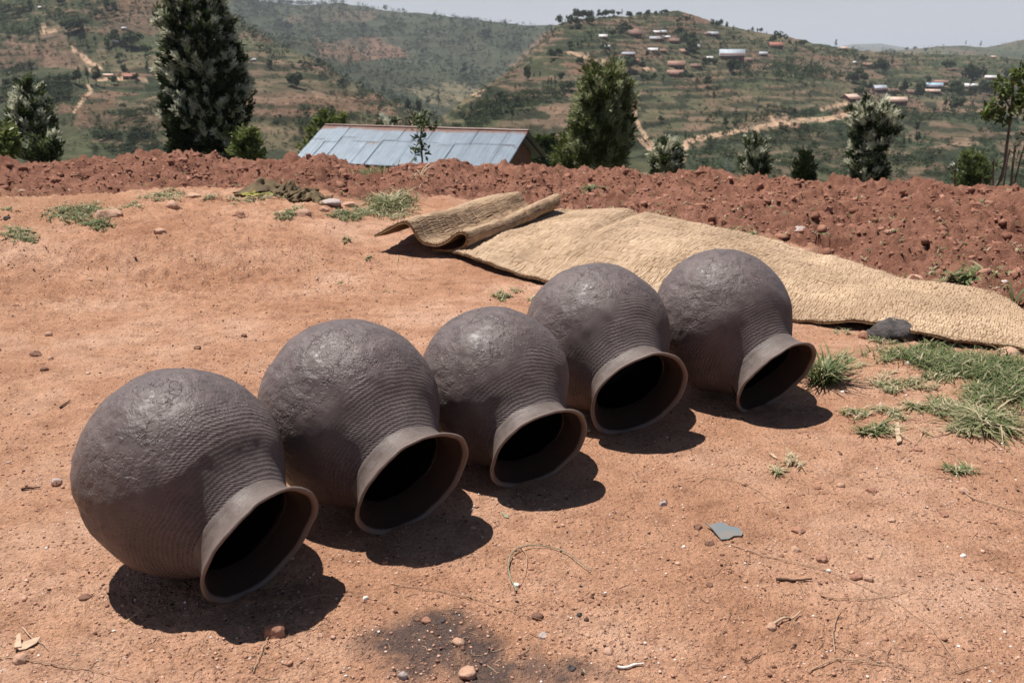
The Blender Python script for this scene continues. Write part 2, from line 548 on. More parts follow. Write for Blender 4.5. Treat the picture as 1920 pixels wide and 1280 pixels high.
# join: first ring equals the last ring of the near sheet
VF[:len(azg)] = V0[-len(azg):]
ZT = VF[:, 2].reshape(len(rf), len(azg))
def HT(a, r):
    fi = np.clip(np.interp(np.log(r), np.log(rf), np.arange(len(rf))), 0, len(rf) - 1.001)
    fj = np.clip(np.interp(a, azg, np.arange(len(azg))), 0, len(azg) - 1.001)
    i = fi.astype(int); j = fj.astype(int); u = fi - i; v_ = fj - j
    return (ZT[i, j] * (1 - u) * (1 - v_) + ZT[i + 1, j] * u * (1 - v_) + ZT[i, j + 1] * (1 - u) * v_ + ZT[i + 1, j + 1] * u * v_)
def to_px(P, shift=0):
    x = P[:, 0]; y = P[:, 1]; z = P[:, 2] - CAMH
    d = y * math.cos(TH) - z * math.sin(TH); v_ = y * math.sin(TH) + z * math.cos(TH)
    d = np.where(d > 0.1, d, np.nan)
    return 960 + F * x / d, 640 - F * v_ / d
def inpoly(x, y, poly):
    c = np.zeros(len(x), bool)
    n = len(poly)
    for i in range(n):
        x1, y1 = poly[i]; x2, y2 = poly[(i + 1) % n]
        if y1 == y2: continue
        m = ((y1 > y) != (y2 > y)) & (x < (x2 - x1) * (y - y1) / (y2 - y1) + x1)
        c ^= m
    return c
def nearline(x, y, line, wd):
    d = np.full(len(x), 1e9)
    for i in range(len(line) - 1):
        x1, y1 = line[i]; x2, y2 = line[i + 1]
        dx, dy = x2 - x1, y2 - y1
        t = np.clip(((x - x1) * dx + (y - y1) * dy) / (dx * dx + dy * dy), 0, 1)
        d = np.minimum(d, np.hypot(x - x1 - t * dx, y - y1 - t * dy))
    return d < wd

XF, YF, ZF = VF.T
_, WH, QP, PT_ = h_far(np.clip(AF, -0.62, 0.62), np.maximum(RF, 15), True)
GREEN = np.array((0.050, 0.060, 0.032)); OLIVE = np.array((0.088, 0.090, 0.050)); DRY = np.array((0.165, 0.135, 0.085))
RED = np.array((0.235, 0.130, 0.092)); TAN = np.array((0.40, 0.265, 0.185)); DARK = np.array((0.036, 0.046, 0.026)); PINK = np.array((0.235, 0.145, 0.108))
# field cells follow the terraces
hzv = np.where(WH == 0, 6.4, np.where(WH == 2, 5.2, 18.0))
wob = fbm(XF / 35, YF / 35, 2, 171)
lev = np.floor(ZF / hzv + 0.6 * wob)
along = AF * RF / np.where(WH == 1, 90, 34) + 5 * _h(lev.astype(np.int64), WH.astype(np.int64), 3)
cell = _h(np.floor(along + 0.25 * fbm(XF / 12, YF / 12, 2, 7)).astype(np.int64), lev.astype(np.int64), 77)
pal = np.stack([GREEN, OLIVE, OLIVE * 0.8, GREEN * 1.3, DRY, RED, OLIVE * 1.15, PINK * 0.8])
ci = pal[np.clip((cell * 8).astype(int), 0, 7)]
soft = fbm(XF / 40, YF / 40, 4, 9)
base = OLIVE + (GREEN - OLIVE) * sst(-0.3, 0.4, soft)[:, None]
base = base + (RED * 0.8 - base) * (0.40 * sst(0.15, 0.6, fbm(XF / 55, YF / 55, 4, 19)))[:, None]
kf = np.where(WH == 1, 0.25, np.where(WH == 2, 0.85, np.where(WH == 0, 0.75, 0.5)))[:, None]
CF = base * (1 - kf) + ci * kf
CF = CF * np.array((0.86, 0.90, 0.88))
CF[WH == 1] = CF[WH == 1] * 0.30 + np.array((0.052, 0.064, 0.040)) * 0.70
PX, PY = to_px(VF)
PX = np.nan_to_num(PX, nan=-9999); PY = np.nan_to_num(PY, nan=-9999)
jx = PX + 9 * fbm(XF / 14, YF / 14, 3, 33); jy = PY + 4 * fbm(XF / 14, YF / 14, 3, 34)
far1 = RF > 700
def paint(poly, col, k=0.8, layer=None, rows=0):
    m = inpoly(jx, jy, poly)
    if layer is not None: m &= np.isin(WH, layer)
    kk = k * (0.6 + 0.4 * sst(-0.3, 0.3, fbm(XF / 9, YF / 9, 3, 37)))
    if rows:
        s = np.sin(PX * 2 * math.pi / rows + 0.4 * fbm(XF / 20, YF / 20, 2, 3))
        kk = kk * np.where(s > 0.25, 1.0, 0.25)
    CF[m] = CF[m] * (1 - kk[m, None]) + np.asarray(col) * kk[m, None]
# far wooded slope
paint([(600, 86), (705, 62), (752, 104), (700, 112), (640, 118), (590, 102)], RED, .8, [1])
paint([(585, 60), (620, 95), (600, 100), (585, 90)], RED, .6, [1])
paint([(690, 90), (750, 88), (760, 108), (700, 110)], RED * 1.05, .8, [1])
paint([(535, 30), (560, 28), (570, 45), (540, 45)], PINK, .6, [1])
paint([(620, 20), (700, 20), (705, 40), (600, 42)], PINK * .8, .5, [1])
paint([(760, 165), (850, 155), (905, 165), (880, 195), (810, 195)], DRY * 1.35, .8)
paint([(1020, 60), (1060, 55), (1062, 75), (990, 110), (965, 130), (955, 125), (985, 95)], PINK, .75)
# left hillside
paint([(0, 78), (60, 84), (150, 95), (160, 128), (60, 130), (0, 120)], PINK * .95, .6, [0], 7)
paint([(50, 98), (180, 110), (170, 132), (70, 128)], PINK, .6, [0])
paint([(70, 45), (120, 42), (210, 60), (110, 62)], TAN * .8, .5, [0])
paint([(90, 20), (200, 14), (290, 28), (200, 36)], PINK, .55, [0])
paint([(185, 90), (300, 105), (295, 135), (150, 125)], DRY, .6, [0])
paint([(220, 200), (300, 180), (300, 210), (240, 215)], TAN * .8, .6, [0])
paint([(140, 225), (200, 215), (210, 230), (150, 245)], PINK, .6, [0])
paint([(0, 30), (70, 25), (80, 70), (0, 78)], GREEN * .9, .8, [0])
paint([(170, 200), (300, 185), (300, 290), (170, 290)], GREEN * .8, .6, [0])
paint([(455, 65), (540, 100), (560, 115), (440, 112)], OLIVE * 1.4, .7, [0])
paint([(480, 110), (610, 122), (610, 136), (470, 130)], PINK, .7, [0])
paint([(480, 135), (640, 140), (700, 180), (480, 170)], OLIVE, .6, [0])
paint([(580, 170), (630, 175), (640, 190), (590, 185)], TAN * .85, .6, [0])
paint([(480, 180), (560, 190), (590, 215), (480, 215)], PINK * .8, .4, [0])
# right hillside
paint([(955, 215), (1080, 180), (1100, 260), (1060, 275), (960, 262), (900, 250)], PINK * 1.02, .75, [2, 0])
paint([(1195, 165), (1480, 165), (1480, 240), (1340, 245), (1290, 262), (1235, 255)], OLIVE * 1.05, .65, [2])
paint([(1200, 165), (1430, 170), (1425, 185), (1200, 180)], PINK * .85, .5, [2], 8)
paint([(1340, 168), (1500, 170), (1560, 178), (1550, 200), (1340, 205)], DRY * .95, .6, [2], 9)
paint([(1270, 205), (1340, 220), (1330, 250), (1285, 252)], PINK * .85, .6, [2])
paint([(1330, 55), (1480, 78), (1500, 92), (1310, 88)], DRY, .45, [2])
paint([(1180, 55), (1230, 35), (1240, 45), (1200, 62)], PINK, .6, [2])
paint([(1500, 92), (1620, 120), (1680, 150), (1560, 150), (1480, 118)], PINK * .95, .6, [2])
paint([(1440, 160), (1570, 165), (1600, 195), (1440, 195)], PINK * .85, .6, [2], 5)
paint([(1560, 205), (1620, 205), (1600, 220), (1560, 222)], RED * 1.1, .8, [2])
paint([(1690, 195), (1920, 182), (1920, 205), (1780, 212), (1700, 215)], PINK * 1.1, .8, [2])
paint([(1290, 262), (1400, 245), (1560, 235), (1700, 215), (1800, 212), (1920, 215), (1990, 350), (1290, 360)], DARK * 1.5, .75, [2])
paint([(1740, 290), (1780, 265), (1850, 245), (1840, 265), (1770, 290)], TAN * .85, .8, [2])
paint([(1700, 235), (1760, 232), (1860, 240), (1870, 262), (1760, 262)], PINK * .8, .7, [2])
paint([(1860, 255), (1960, 230), (1960, 310), (1880, 300)], PINK * .9, .6, [2])
paint([(1700, 330), (1760, 300), (1800, 320), (1720, 345)], PINK * .7, .6, [2])
# hedges and dark grass banks along the terrace risers
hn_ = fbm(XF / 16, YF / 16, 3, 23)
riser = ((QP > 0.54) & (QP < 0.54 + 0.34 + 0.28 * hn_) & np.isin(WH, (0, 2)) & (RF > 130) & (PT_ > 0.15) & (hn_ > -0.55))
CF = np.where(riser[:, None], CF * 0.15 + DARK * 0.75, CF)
tread = ((QP > 0.9) | (QP < 0.12)) & np.isin(WH, (0, 2)) & (RF > 130) & (fbm(XF / 22, YF / 22, 3, 29) > 0.0)
CF = np.where(tread[:, None], CF * 0.55 + np.array((0.26, 0.17, 0.125)) * 0.45, CF)
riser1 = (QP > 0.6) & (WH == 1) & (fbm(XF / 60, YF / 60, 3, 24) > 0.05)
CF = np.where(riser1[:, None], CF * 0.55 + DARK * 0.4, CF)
for ln, wd in (([(1068, 98), (1100, 108), (1125, 116), (1150, 128), (1175, 134)], 2.4), ([(1205, 128), (1232, 131)], 2.0), ([(1185, 190), (1188, 212), (1200, 240), (1215, 262), (1235, 285)], 3.0),
               ([(1278, 300), (1285, 272), (1300, 262), (1318, 260)], 4.5), ([(1330, 256), (1400, 243), (1480, 228), (1550, 224), (1640, 205)], 3.2), ([(1448, 220), (1478, 232)], 3.5), ([(1465, 224), (1478, 216)], 2.5),
               ([(1540, 206), (1580, 196), (1600, 190)], 2.2), ([(1200, 262), (1240, 300)], 3), ([(135, 92), (160, 112), (190, 128), (170, 130)], 2.6), ([(85, 45), (80, 62), (110, 60)], 2.0), ([(165, 160), (172, 172), (150, 195), (140, 210)], 2.0),
               ([(185, 150), (240, 146), (300, 150)], 2.0), ([(760, 172), (850, 172), (900, 180)], 1.2), ([(800, 185), (850, 187), (905, 170)], 1.2)):
    m = nearline(jx * 0.3 + PX * 0.7, PY + (jy - PY) * 0.3, ln, wd * 1.35) & (WH != 1)
    CF[m] = CF[m] * 0.05 + TAN * 1.25
nearm = RF < 60
CF[nearm] = CF[nearm] * 0.4 + np.array((0.11, 0.10, 0.05)) * 0.6
me = mesh('hillsides', VF, QF, HILLM, smooth=True, col=CF)
g = link('hillsides', me); tag(g, kind='structure')

def onground(px, py, lift=0.0, fine=False):
    """where the ray of a photo pixel meets the near ground"""
    a, s = ray(px, py)
    r = -CAMH / s
    for _ in range(14):
        z = float(h_near(np.array([math.sin(a) * r]), np.array([math.cos(a) * r]), fine)[0]) + lift
        r = r * 0.4 + 0.6 * (z - CAMH) / s
    return Vector((math.sin(a) * r, math.cos(a) * r, z - lift))
def gz(x, y, fine=True):
    return float(h_near(np.array([x]), np.array([y]), fine)[0])
# ------------------------------------------------------------------ the five clay pots
def clay_material():
    m, t = newmat('damp_clay_inner_shade')
    b = principled(t, 0.44, 0.30)
    co = objco(t)
    n0 = noise(t, co, 3.0, 4); n1 = noise(t, co, 22, 6, 0.65); n2 = noise(t, co, 140, 4, 0.7)
    c = ramp(t, n0, [(0.3, (0.090, 0.071, 0.067)), (0.7, (0.146, 0.119, 0.116))])
    c = mix(t, 0.6, c, ramp(t, n1, [(0.32, (0.74, 0.70, 0.68)), (0.6, (1.12, 1.12, 1.14))]), 'MULTIPLY')
    c = mix(t, 0.5, c, ramp(t, n2, [(0.3, (0.72, 0.70, 0.68)), (0.6, (1.1, 1.1, 1.1))]), 'MULTIPLY')
    # reddish tint, stronger towards the ground and broken up by noise
    c = mix(t, math_(t, 'MULTIPLY', attr(t, 'low_tint'), ramp(t, n1, [(0.4, (0.1,) * 3), (0.7, (1,) * 3)])), c, (0.22, 0.125, 0.088))
    c = mix(t, attr(t, 'inside'), c, (0.022, 0.016, 0.014))  # shade of the hollow put into the colour: inner wall nearly black
    t.links.new(c, b.inputs['Base Color'])
    rg_ = ramp(t, n1, [(0.3, (0.38,) * 3), (0.7, (0.60,) * 3)])
    t.links.new(mix(t, attr(t, 'roulette'), rg_, (0.80, 0.80, 0.80)), b.inputs['Roughness'])
    uv = nd(t, 'ShaderNodeUVMap').outputs[0]
    s = nd(t, 'ShaderNodeSeparateXYZ'); t.links.new(uv, s.inputs[0])
    U_, V_ = s.outputs[0], s.outputs[1]
    # cord impressions: rings of short slanted dashes, irregular and patchy
    wob = math_(t, 'MULTIPLY', noise(t, co, 7, 3), 0.035)
    row = math_(t, 'MULTIPLY', math_(t, 'ADD', V_, wob), 1 / 0.0122)
    ri = math_(t, 'FLOOR', row)
    rf_ = math_(t, 'FRACT', row)
    ring = math_(t, 'SUBTRACT', 1.0, math_(t, 'ABSOLUTE', math_(t, 'SUBTRACT', math_(t, 'MULTIPLY', rf_, 2.0), 1.0)))
    ring = ramp(t, ring, [(0.25, (0,) * 3), (0.75, (1,) * 3)])
    du = math_(t, 'ADD', math_(t, 'MULTIPLY', U_, 1 / 0.0130), math_(t, 'ADD', math_(t, 'MULTIPLY', ri, 0.5), math_(t, 'MULTIPLY', rf_, 0.6)))
    dash = ramp(t, math_(t, 'ABSOLUTE', math_(t, 'SUBTRACT', math_(t, 'MULTIPLY', math_(t, 'FRACT', du), 2.0), 1.0)), [(0.40, (1,) * 3), (0.85, (0.0,) * 3)])
    cord = math_(t, 'MULTIPLY', ring, dash)
    patchy = ramp(t, noise(t, co, 12, 4, 0.7), [(0.30, (0.25,) * 3), (0.50, (1,) * 3)])
    cord = math_(t, 'MULTIPLY', math_(t, 'MULTIPLY', cord, attr(t, 'roulette')), patchy)
    nrm = bump(t, cord, 0.0033, 0.95)
    # pitted, cracked shoulder
    pit = nd(t, 'ShaderNodeTexVoronoi', feature='F1'); pit.inputs['Scale'].default_value = 85
    t.links.new(co, pit.inputs['Vector'])
    mask = math_(t, 'MULTIPLY', attr(t, 'rough_skin'), ramp(t, noise(t, co, 16, 5, 0.7), [(0.45, (0,) * 3), (0.58, (1,) * 3)]))
    ph = math_(t, 'MULTIPLY', ramp(t, pit.outputs['Distance'], [(0.0, (0,) * 3), (0.35, (1,) * 3)]), mask)
    nrm = bump(t, ph, 0.0022, 0.9, nrm)
    cr_ = nd(t, 'ShaderNodeTexVoronoi', feature='DISTANCE_TO_EDGE'); cr_.inputs['Scale'].default_value = 34
    wv = nd(t, 'ShaderNodeVectorMath', operation='ADD')
    t.links.new(co, wv.inputs[0])
    nn = nd(t, 'ShaderNodeTexNoise'); nn.inputs['Scale'].default_value = 30; nn.inputs['Detail'].default_value = 4
    t.links.new(co, nn.inputs['Vector'])
    sc_ = nd(t, 'ShaderNodeVectorMath', operation='SCALE'); sc_.inputs['Scale'].default_value = 0.035
    t.links.new(nn.outputs['Color'], sc_.inputs[0]); t.links.new(sc_.outputs[0], wv.inputs[1])
    t.links.new(wv.outputs[0], cr_.inputs['Vector'])
    ck = math_(t, 'MULTIPLY', ramp(t, cr_.outputs['Distance'], [(0.0, (1,) * 3), (0.05, (0,) * 3)]),
               math_(t, 'MULTIPLY', attr(t, 'rough_skin'), ramp(t, noise(t, co, 9, 4, 0.7), [(0.52, (0,) * 3), (0.62, (1,) * 3)])))
    nrm = bump(t, math_(t, 'SUBTRACT', 1.0, ck), 0.0035, 0.9, nrm)
    nrm = bump(t, math_(t, 'ADD', n1, math_(t, 'MULTIPLY', n2, 0.35)), 0.0020, 0.5, nrm)
    t.links.new(nrm, b.inputs['Normal'])
    return m
CLAY = clay_material()
def neck_material():
    m, t = newmat('smoothed_clay')
    b = principled(t, 0.5, 0.35)
    co = objco(t)
    uv = nd(t, 'ShaderNodeUVMap').outputs[0]
    mpn = nd(t, 'ShaderNodeMapping'); mpn.inputs['Scale'].default_value = (3.0, 120.0, 1)
    t.links.new(uv, mpn.inputs['Vector'])
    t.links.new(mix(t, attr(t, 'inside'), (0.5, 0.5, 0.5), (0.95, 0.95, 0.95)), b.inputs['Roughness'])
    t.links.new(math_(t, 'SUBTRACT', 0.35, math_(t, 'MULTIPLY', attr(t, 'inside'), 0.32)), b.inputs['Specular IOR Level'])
    n1 = noise(t, co, 18, 5); n2 = noise(t, mpn.outputs[0], 1.5, 4, 0.7)
    c = ramp(t, n1, [(0.3, (0.112, 0.089, 0.080)), (0.7, (0.162, 0.132, 0.121))])
    c = mix(t, 0.9, c, ramp(t, n2, [(0.3, (0.76, 0.73, 0.71)), (0.7, (1.14, 1.12, 1.10))]), 'MULTIPLY')
    c = mix(t, 0.8, c, ramp(t, noise(t, co, 42, 5, 0.75), [(0.3, (0.70, 0.66, 0.63)), (0.5, (1, 1, 1))]), 'MULTIPLY')
    c = mix(t, attr(t, 'inside'), c, (0.034, 0.024, 0.020))  # inner face of the neck painted dark for the shade in the mouth
    c = mix(t, attr(t, 'edge'), c, (0.175, 0.132, 0.112))
    t.links.new(c, b.inputs['Base Color'])
    nrm = bump(t, n2, 0.0035, 0.9)
    nrm = bump(t, noise(t, co, 60, 5, 0.7), 0.002, 0.6, nrm)
    t.links.new(nrm, b.inputs['Normal'])
    return m
NECK = neck_material()
def vn3(P, f, s):
    x, y, z = P[:, 0] * f, P[:, 1] * f, P[:, 2] * f
    return (vn(x + 3.1 * s, y + z * 0.71, s) + vn(y - 1.7 * s, z + x * 0.63, s + 1) + vn(z + 5.0, x * 0.9 + y * 0.55, s + 2)) / 1.7

def lathe(prof, M, c, ax, u, w_):
    """prof: (t, r) along axis in metres; seam faces the ground"""
    a = np.linspace(0, 2 * math.pi, M + 1) - math.pi / 2
    T = prof[:, 0][:, None]; Rr = prof[:, 1][:, None]
    P = T[..., None] * ax + Rr[..., None] * (np.cos(a)[None, :, None] * u + np.sin(a)[None, :, None] * w_)
    n, m = len(prof), M + 1
    i = np.arange(n - 1)[:, None]; j = np.arange(M)[None, :]
    q = np.stack([i * m + j, i * m + j + 1, (i + 1) * m + j + 1, (i + 1) * m + j], -1).reshape(-1, 4)
    return (c + P).reshape(-1, 3), q, np.tile(a, n), np.repeat(np.arange(n), m)
def set_uv(me, u, v):
    l = np.empty(len(me.loops), np.int32); me.loops.foreach_get('vertex_index', l)
    uvl = me.uv_layers.new(name='UVMap')
    uvl.data.foreach_set('uv', np.stack([u[l], v[l]], 1).astype(np.float32).ravel())

POTS = [  # radius, x, y, centre height, yaw, dip, mouth distance, rim radius (in radii), label
    (0.281, -0.906, 2.536, 0.296, 0.616, 0.427, 1.186, 0.674, 'largest, nearest round clay pot at the left end of the row'),
    (0.287, -0.516, 2.971, 0.312, 0.817, 0.432, 1.247, 0.705, 'round clay pot second from the left, just behind the nearest pot'),
    (0.266, -0.067, 3.306, 0.288, 1.006, 0.458, 1.232, 0.689, 'smallest round clay pot, in the middle of the row of five'),
    (0.292, 0.339, 3.843, 0.312, 1.143, 0.407, 1.252, 0.692, 'round clay pot fourth from the left, its mouth turned most towards the viewer'),
    (0.290, 0.883, 4.071, 0.318, 0.977, 0.509, 1.263, 0.666, 'farthest round clay pot, at the right end of the row beside the grass'),
]
for k, (S, x, y, zc, yaw, dl, Lr, rr_, lab) in enumerate(POTS):
    ax = np.array([math.cos(yaw) * math.cos(dl), -math.sin(yaw) * math.cos(dl), -math.sin(dl)])
    u = np.cross(ax, [0, 0, 1.0]); u /= np.linalg.norm(u); w_ = np.cross(u, ax)
    c = np.array([0, 0, zc])
    z0 = gz(x, y, False) + 0.005
    root = tag(empty('clay_pot', (x, y, z0)), lab, 'clay pot', 'clay pots drying on their sides in a row')
    # body: round base, widest at the middle, shoulder drawn in to the neck
    TS = 1.02
    th_ = np.linspace(math.pi, TS, 150)
    prof = np.stack([np.cos(th_), np.sin(th_)], 1)
    tj, rj = 0.935 + 0.035 * (k > 0), 0.540 - 0.01 * (k == 4)
    t0, r0 = prof[-1]
    s = np.linspace(0, 1, 44)[1:]
    d0 = np.array([math.sin(TS), -math.cos(TS)]) * 0.34; d1 = np.array([0.36, -0.13])
    h00 = 2 * s**3 - 3 * s**2 + 1; h10 = s**3 - 2 * s**2 + s; h01 = -2 * s**3 + 3 * s**2; h11 = s**3 - s**2
    sh = h00[:, None] * [t0, r0] + h10[:, None] * d0 + h01[:, None] * [tj, rj] + h11[:, None] * d1
    prof = np.concatenate([prof, sh]) * S
    prof[0, 1] = 0.0005
    wall = 0.014
    inn = prof[::-3].copy(); inn[:, 1] = np.maximum(inn[:, 1] - wall, 0.0005); inn[inn[:, 0] < 0, 0] += wall
    full = np.concatenate([prof, inn])
    arc = np.concatenate([[0], np.cumsum(np.hypot(*np.diff(full, axis=0).T))])
    V, Q, av, ri_ = lathe(full, 260, c, ax, u, w_)
    tl = full[ri_, 0] / S
    outer = ri_ < len(prof)
    N = V - c; N /= np.linalg.norm(N, axis=1)[:, None] + 1e-9
    P = V + 13.7 * k
    disp = 0.0055 * vn3(P, 5.5, 3) + 0.0026 * vn3(P, 13, 7) + 0.0008 * vn3(P, 30, 9)
    sk = sst(0.62, -0.05, tl) * sst(-1.0, -0.5, tl)
    disp += sk * (0.0014 * vn3(P, 60, 12) - 0.0035 * np.maximum(vn3(P, 24, 15) - 0.35, 0))
    disp *= sst(0.90, 0.66, tl)
    disp = np.where(outer, disp, disp * 0.3)
    V = V + N * disp[:, None]
    low = np.clip(-(V[:, 2] - zc) / S, 0, 1)       # the damp clay has settled a little where it rests
    V[:, 2] -= (zc - S + 0.004) * low ** 2
    me = mesh('body', V, Q, CLAY, smooth=True)
    set_uv(me, (av + math.pi) * full[ri_, 1], arc[ri_])
    rl = sst(0.42 - 0.20 * (k == 0), 0.74, tl + 0.24 * vn3(P, 5, 21) + 0.08 * vn3(P, 14, 23)) * outer
    addattr(me, 'roulette', rl)
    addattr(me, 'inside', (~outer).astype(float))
    addattr(me, 'rough_skin', sst(0.60, 0.25, tl + 0.1 * vn3(P, 6, 22)) * outer)
    addattr(me, 'low_tint', sst(0.16, 0.0, V[:, 2] + 0.05 * vn3(P, 9, 31)) * 0.8 + 0.1)
    link('body', me, root)
    # neck: smoothed collar flaring to a thick lip, and its inner face
    s = np.linspace(0, 1, 26)
    tt = (tj - 0.03) + s * (Lr - tj + 0.03)
    rn = rj + 0.014 + (rr_ - rj - 0.014) * (0.10 * s + 0.90 * s**2.8)
    rn[0] -= 0.018
    out_ = np.stack([tt, rn], 1) * S
    lipw = 0.011
    R_ = rr_ * S; Z_ = Lr * S
    lip = np.array([[Z_ + 0.005, R_ - 0.001], [Z_ + 0.007, R_ - 0.004], [Z_ + 0.006, R_ - lipw + 0.003], [Z_ + 0.001, R_ - lipw - 0.002]])
    inn = out_[::-1][1:].copy(); inn[:, 1] -= lipw + 0.004; inn[:, 0] -= 0.002
    inn[-1, 1] = (rj - 0.02) * S
    full = np.concatenate([out_, lip, inn])
    arc = np.concatenate([[0], np.cumsum(np.hypot(*np.diff(full, axis=0).T))])
    V, Q, av, ri_ = lathe(full, 220, c, ax, u, w_)
    D = (np.cos(av)[:, None] * u + np.sin(av)[:, None] * w_)
    V = V + D * (0.0022 * np.sin(2 * av + k)[:, None] + 0.0014 * np.sin(5 * av + 2 * k)[:, None] + 0.0012 * vn3(V + k, 30, 5)[:, None])
    V = V + ax * (0.0030 * np.sin(3 * av + 1.3 * k) + 0.0012 * np.sin(9 * av + k) + 0.0010 * vn3(V + k, 45, 6))[:, None]
    me = mesh('neck', V, Q, NECK, smooth=True)
    set_uv(me, (av + math.pi) * S * 0.5, arc[ri_])
    e = ((ri_ >= 25) & (ri_ <= 29)).astype(float) * 0.8
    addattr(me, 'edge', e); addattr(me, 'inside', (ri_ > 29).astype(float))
    link('neck', me, root)

# ------------------------------------------------------------------ straw mat
def straw_material(name='straw', k=1.0):
    m, t = newmat(name)
    b = principled(t, 0.72, 0.3)
    co = objco(t)
    c = ramp(t, attr(t, 'tint'), [(0.0, (0.15 * k, 0.09 * k, 0.05 * k)), (0.25, (0.31 * k, 0.21 * k, 0.13 * k)), (0.7, (0.45 * k, 0.322 * k, 0.212 * k)), (1.0, (0.57 * k, 0.43 * k, 0.30 * k))])
    c = mix(t, 0.7, c, ramp(t, noise(t, co, 2.2, 4), [(0.32, (0.70, 0.66, 0.62)), (0.62, (1.08, 1.07, 1.05))]), 'MULTIPLY')
    c = mix(t, 0.5, c, ramp(t, noise(t, co, 90, 4, 0.7), [(0.3, (0.7,) * 3), (0.7, (1.2,) * 3)]), 'MULTIPLY')
    t.links.new(c, b.inputs['Base Color'])
    t.links.new(bump(t, noise(t, co, 200, 3, 0.7), 0.003, 0.5), b.inputs['Normal'])
    return m
STRAW = straw_material()
MATBASE = simple('mat_underside', (0.16, 0.09, 0.045), (0.26, 0.16, 0.085), 30, 0.9, 0.1, 0.006, 80)
CORD = simple('mat_cord', (0.22, 0.13, 0.07), (0.34, 0.21, 0.12), 40, 0.9, 0.1)
def resample(pts, n):
    P = np.array(pts, float)
    d = np.concatenate([[0], np.cumsum(np.linalg.norm(np.diff(P, axis=0), axis=1))])
    # smooth with Catmull-like cubic by dense linear + filter
    t = np.linspace(0, d[-1], n)
    Q_ = np.stack([np.interp(t, d, P[:, i]) for i in range(P.shape[1])], 1)
    k = max(3, int(n / len(pts) * 0.9)) | 1
    pad = np.concatenate([np.repeat(Q_[:1], k // 2, 0) * 2 - Q_[k // 2:0:-1][:k // 2], Q_, np.repeat(Q_[-1:], k // 2, 0) * 2 - Q_[-2:-k // 2 - 2:-1][:k // 2]])
    ker = np.ones(k) / k
    return np.stack([np.convolve(pad[:, i], ker, 'valid') for i in range(P.shape[1])], 1)
def sheet_sampler(G):
    """G: (nu, nv, 3) grid -> bilinear sampling function"""
    nu, nv = G.shape[:2]
    def f(u, v):
        fu = np.clip(u, 0, 1) * (nu - 1.001); fv = np.clip(v, 0, 1) * (nv - 1.001)
        i = fu.astype(int); j = fv.astype(int); a = (fu - i)[..., None]; b_ = (fv - j)[..., None]
        return G[i, j] * (1 - a) * (1 - b_) + G[i + 1, j] * a * (1 - b_) + G[i, j + 1] * (1 - a) * b_ + G[i + 1, j + 1] * a * b_
    return f
def weave(name, G, Lu, Lv, su, sv, parent, rng, thick=0.012, seed=0, flip=1.0, tone=0.0):
    """strands run across the mat (v), held by cords every sv metres"""
    S_ = sheet_sampler(G)
    nu, nv = int(Lu / su), int(Lv / sv)
    I, J = np.meshgrid(np.arange(nu), np.arange(nv), indexing='ij')
    I = I.ravel(); J = J.ravel(); n = len(I)
    slant = np.where(J % 2 == 0, 0.45, -0.25) * (1 + 0.3 * rng.normal(size=n)) + 0.25
    u0 = (I + 0.5 + 0.15 * rng.normal(size=n)) / nu
    du = su / Lu; dv = sv / Lv
    v0 = (J + 0.02) / nv; 
    wv = 0.10 * fbm(I * 0.06, J * 0.25, 3, seed + 3) / nv * 3
    T_ = np.array([-0.06, 0.22, 0.72, 1.06])
    bul = np.array([0.30, 0.9, 1.0, 0.25])
    Wd = np.array([0.34, 0.46, 0.46, 0.30])
    vs = []; hs = (0.55 + 0.45 * rng.random(n)) * thick
    for a in range(4):
        vv = v0 + T_[a] * dv + wv + 0.02 * dv * rng.normal(size=n)
        uc = u0 + slant * (T_[a] - 0.5) * du * 1.2 * flip + 0.06 * du * rng.normal(size=n)
        for b_ in (-1, 0, 1):
            uu = uc + b_ * Wd[a] * du
            P = S_(uu, vv)
            e = 0.004
            Pu = S_(np.clip(uu + e, 0, 1), vv) - S_(np.clip(uu - e, 0, 1), vv)
            Pv = S_(uu, np.clip(vv + e, 0, 1)) - S_(uu, np.clip(vv - e, 0, 1))
            N = np.cross(Pu, Pv); N /= np.linalg.norm(N, axis=1)[:, None] + 1e-12
            N *= flip_n
            h = hs * bul[a] * (1.0 if b_ == 0 else 0.12) + 0.001
            vs.append(P + N * h[:, None])
    Vv = np.stack(vs, 1)  # n,12,3
    q = []
    for a in range(3):
        for b_ in range(2):
            q.append([a * 3 + b_, a * 3 + b_ + 1, (a + 1) * 3 + b_ + 1, (a + 1) * 3 + b_])
    q = np.array(q)
    Qs = (np.arange(n)[:, None, None] * 12 + q[None]).reshape(-1, 4)
    tint = np.clip(0.56 + tone + 0.10 * rng.normal(size=n) - np.where(rng.random(n) < 0.05, 0.3, 0) + 0.18 * fbm(I * 0.03, J * 0.12, 3, seed), 0, 1)
    col = np.repeat(tint, 12)
    edge = np.tile(np.array([-.16, -.0, -.16, 0, .05, 0, 0, .05, 0, -.16, 0, -.16]), n)
    me = mesh(name, Vv.reshape(-1, 3), Qs, STRAW, smooth=True, col=np.clip(col + edge, 0, 1))
    o = link(name, me, parent); tag(o, kind='stuff')
    return o
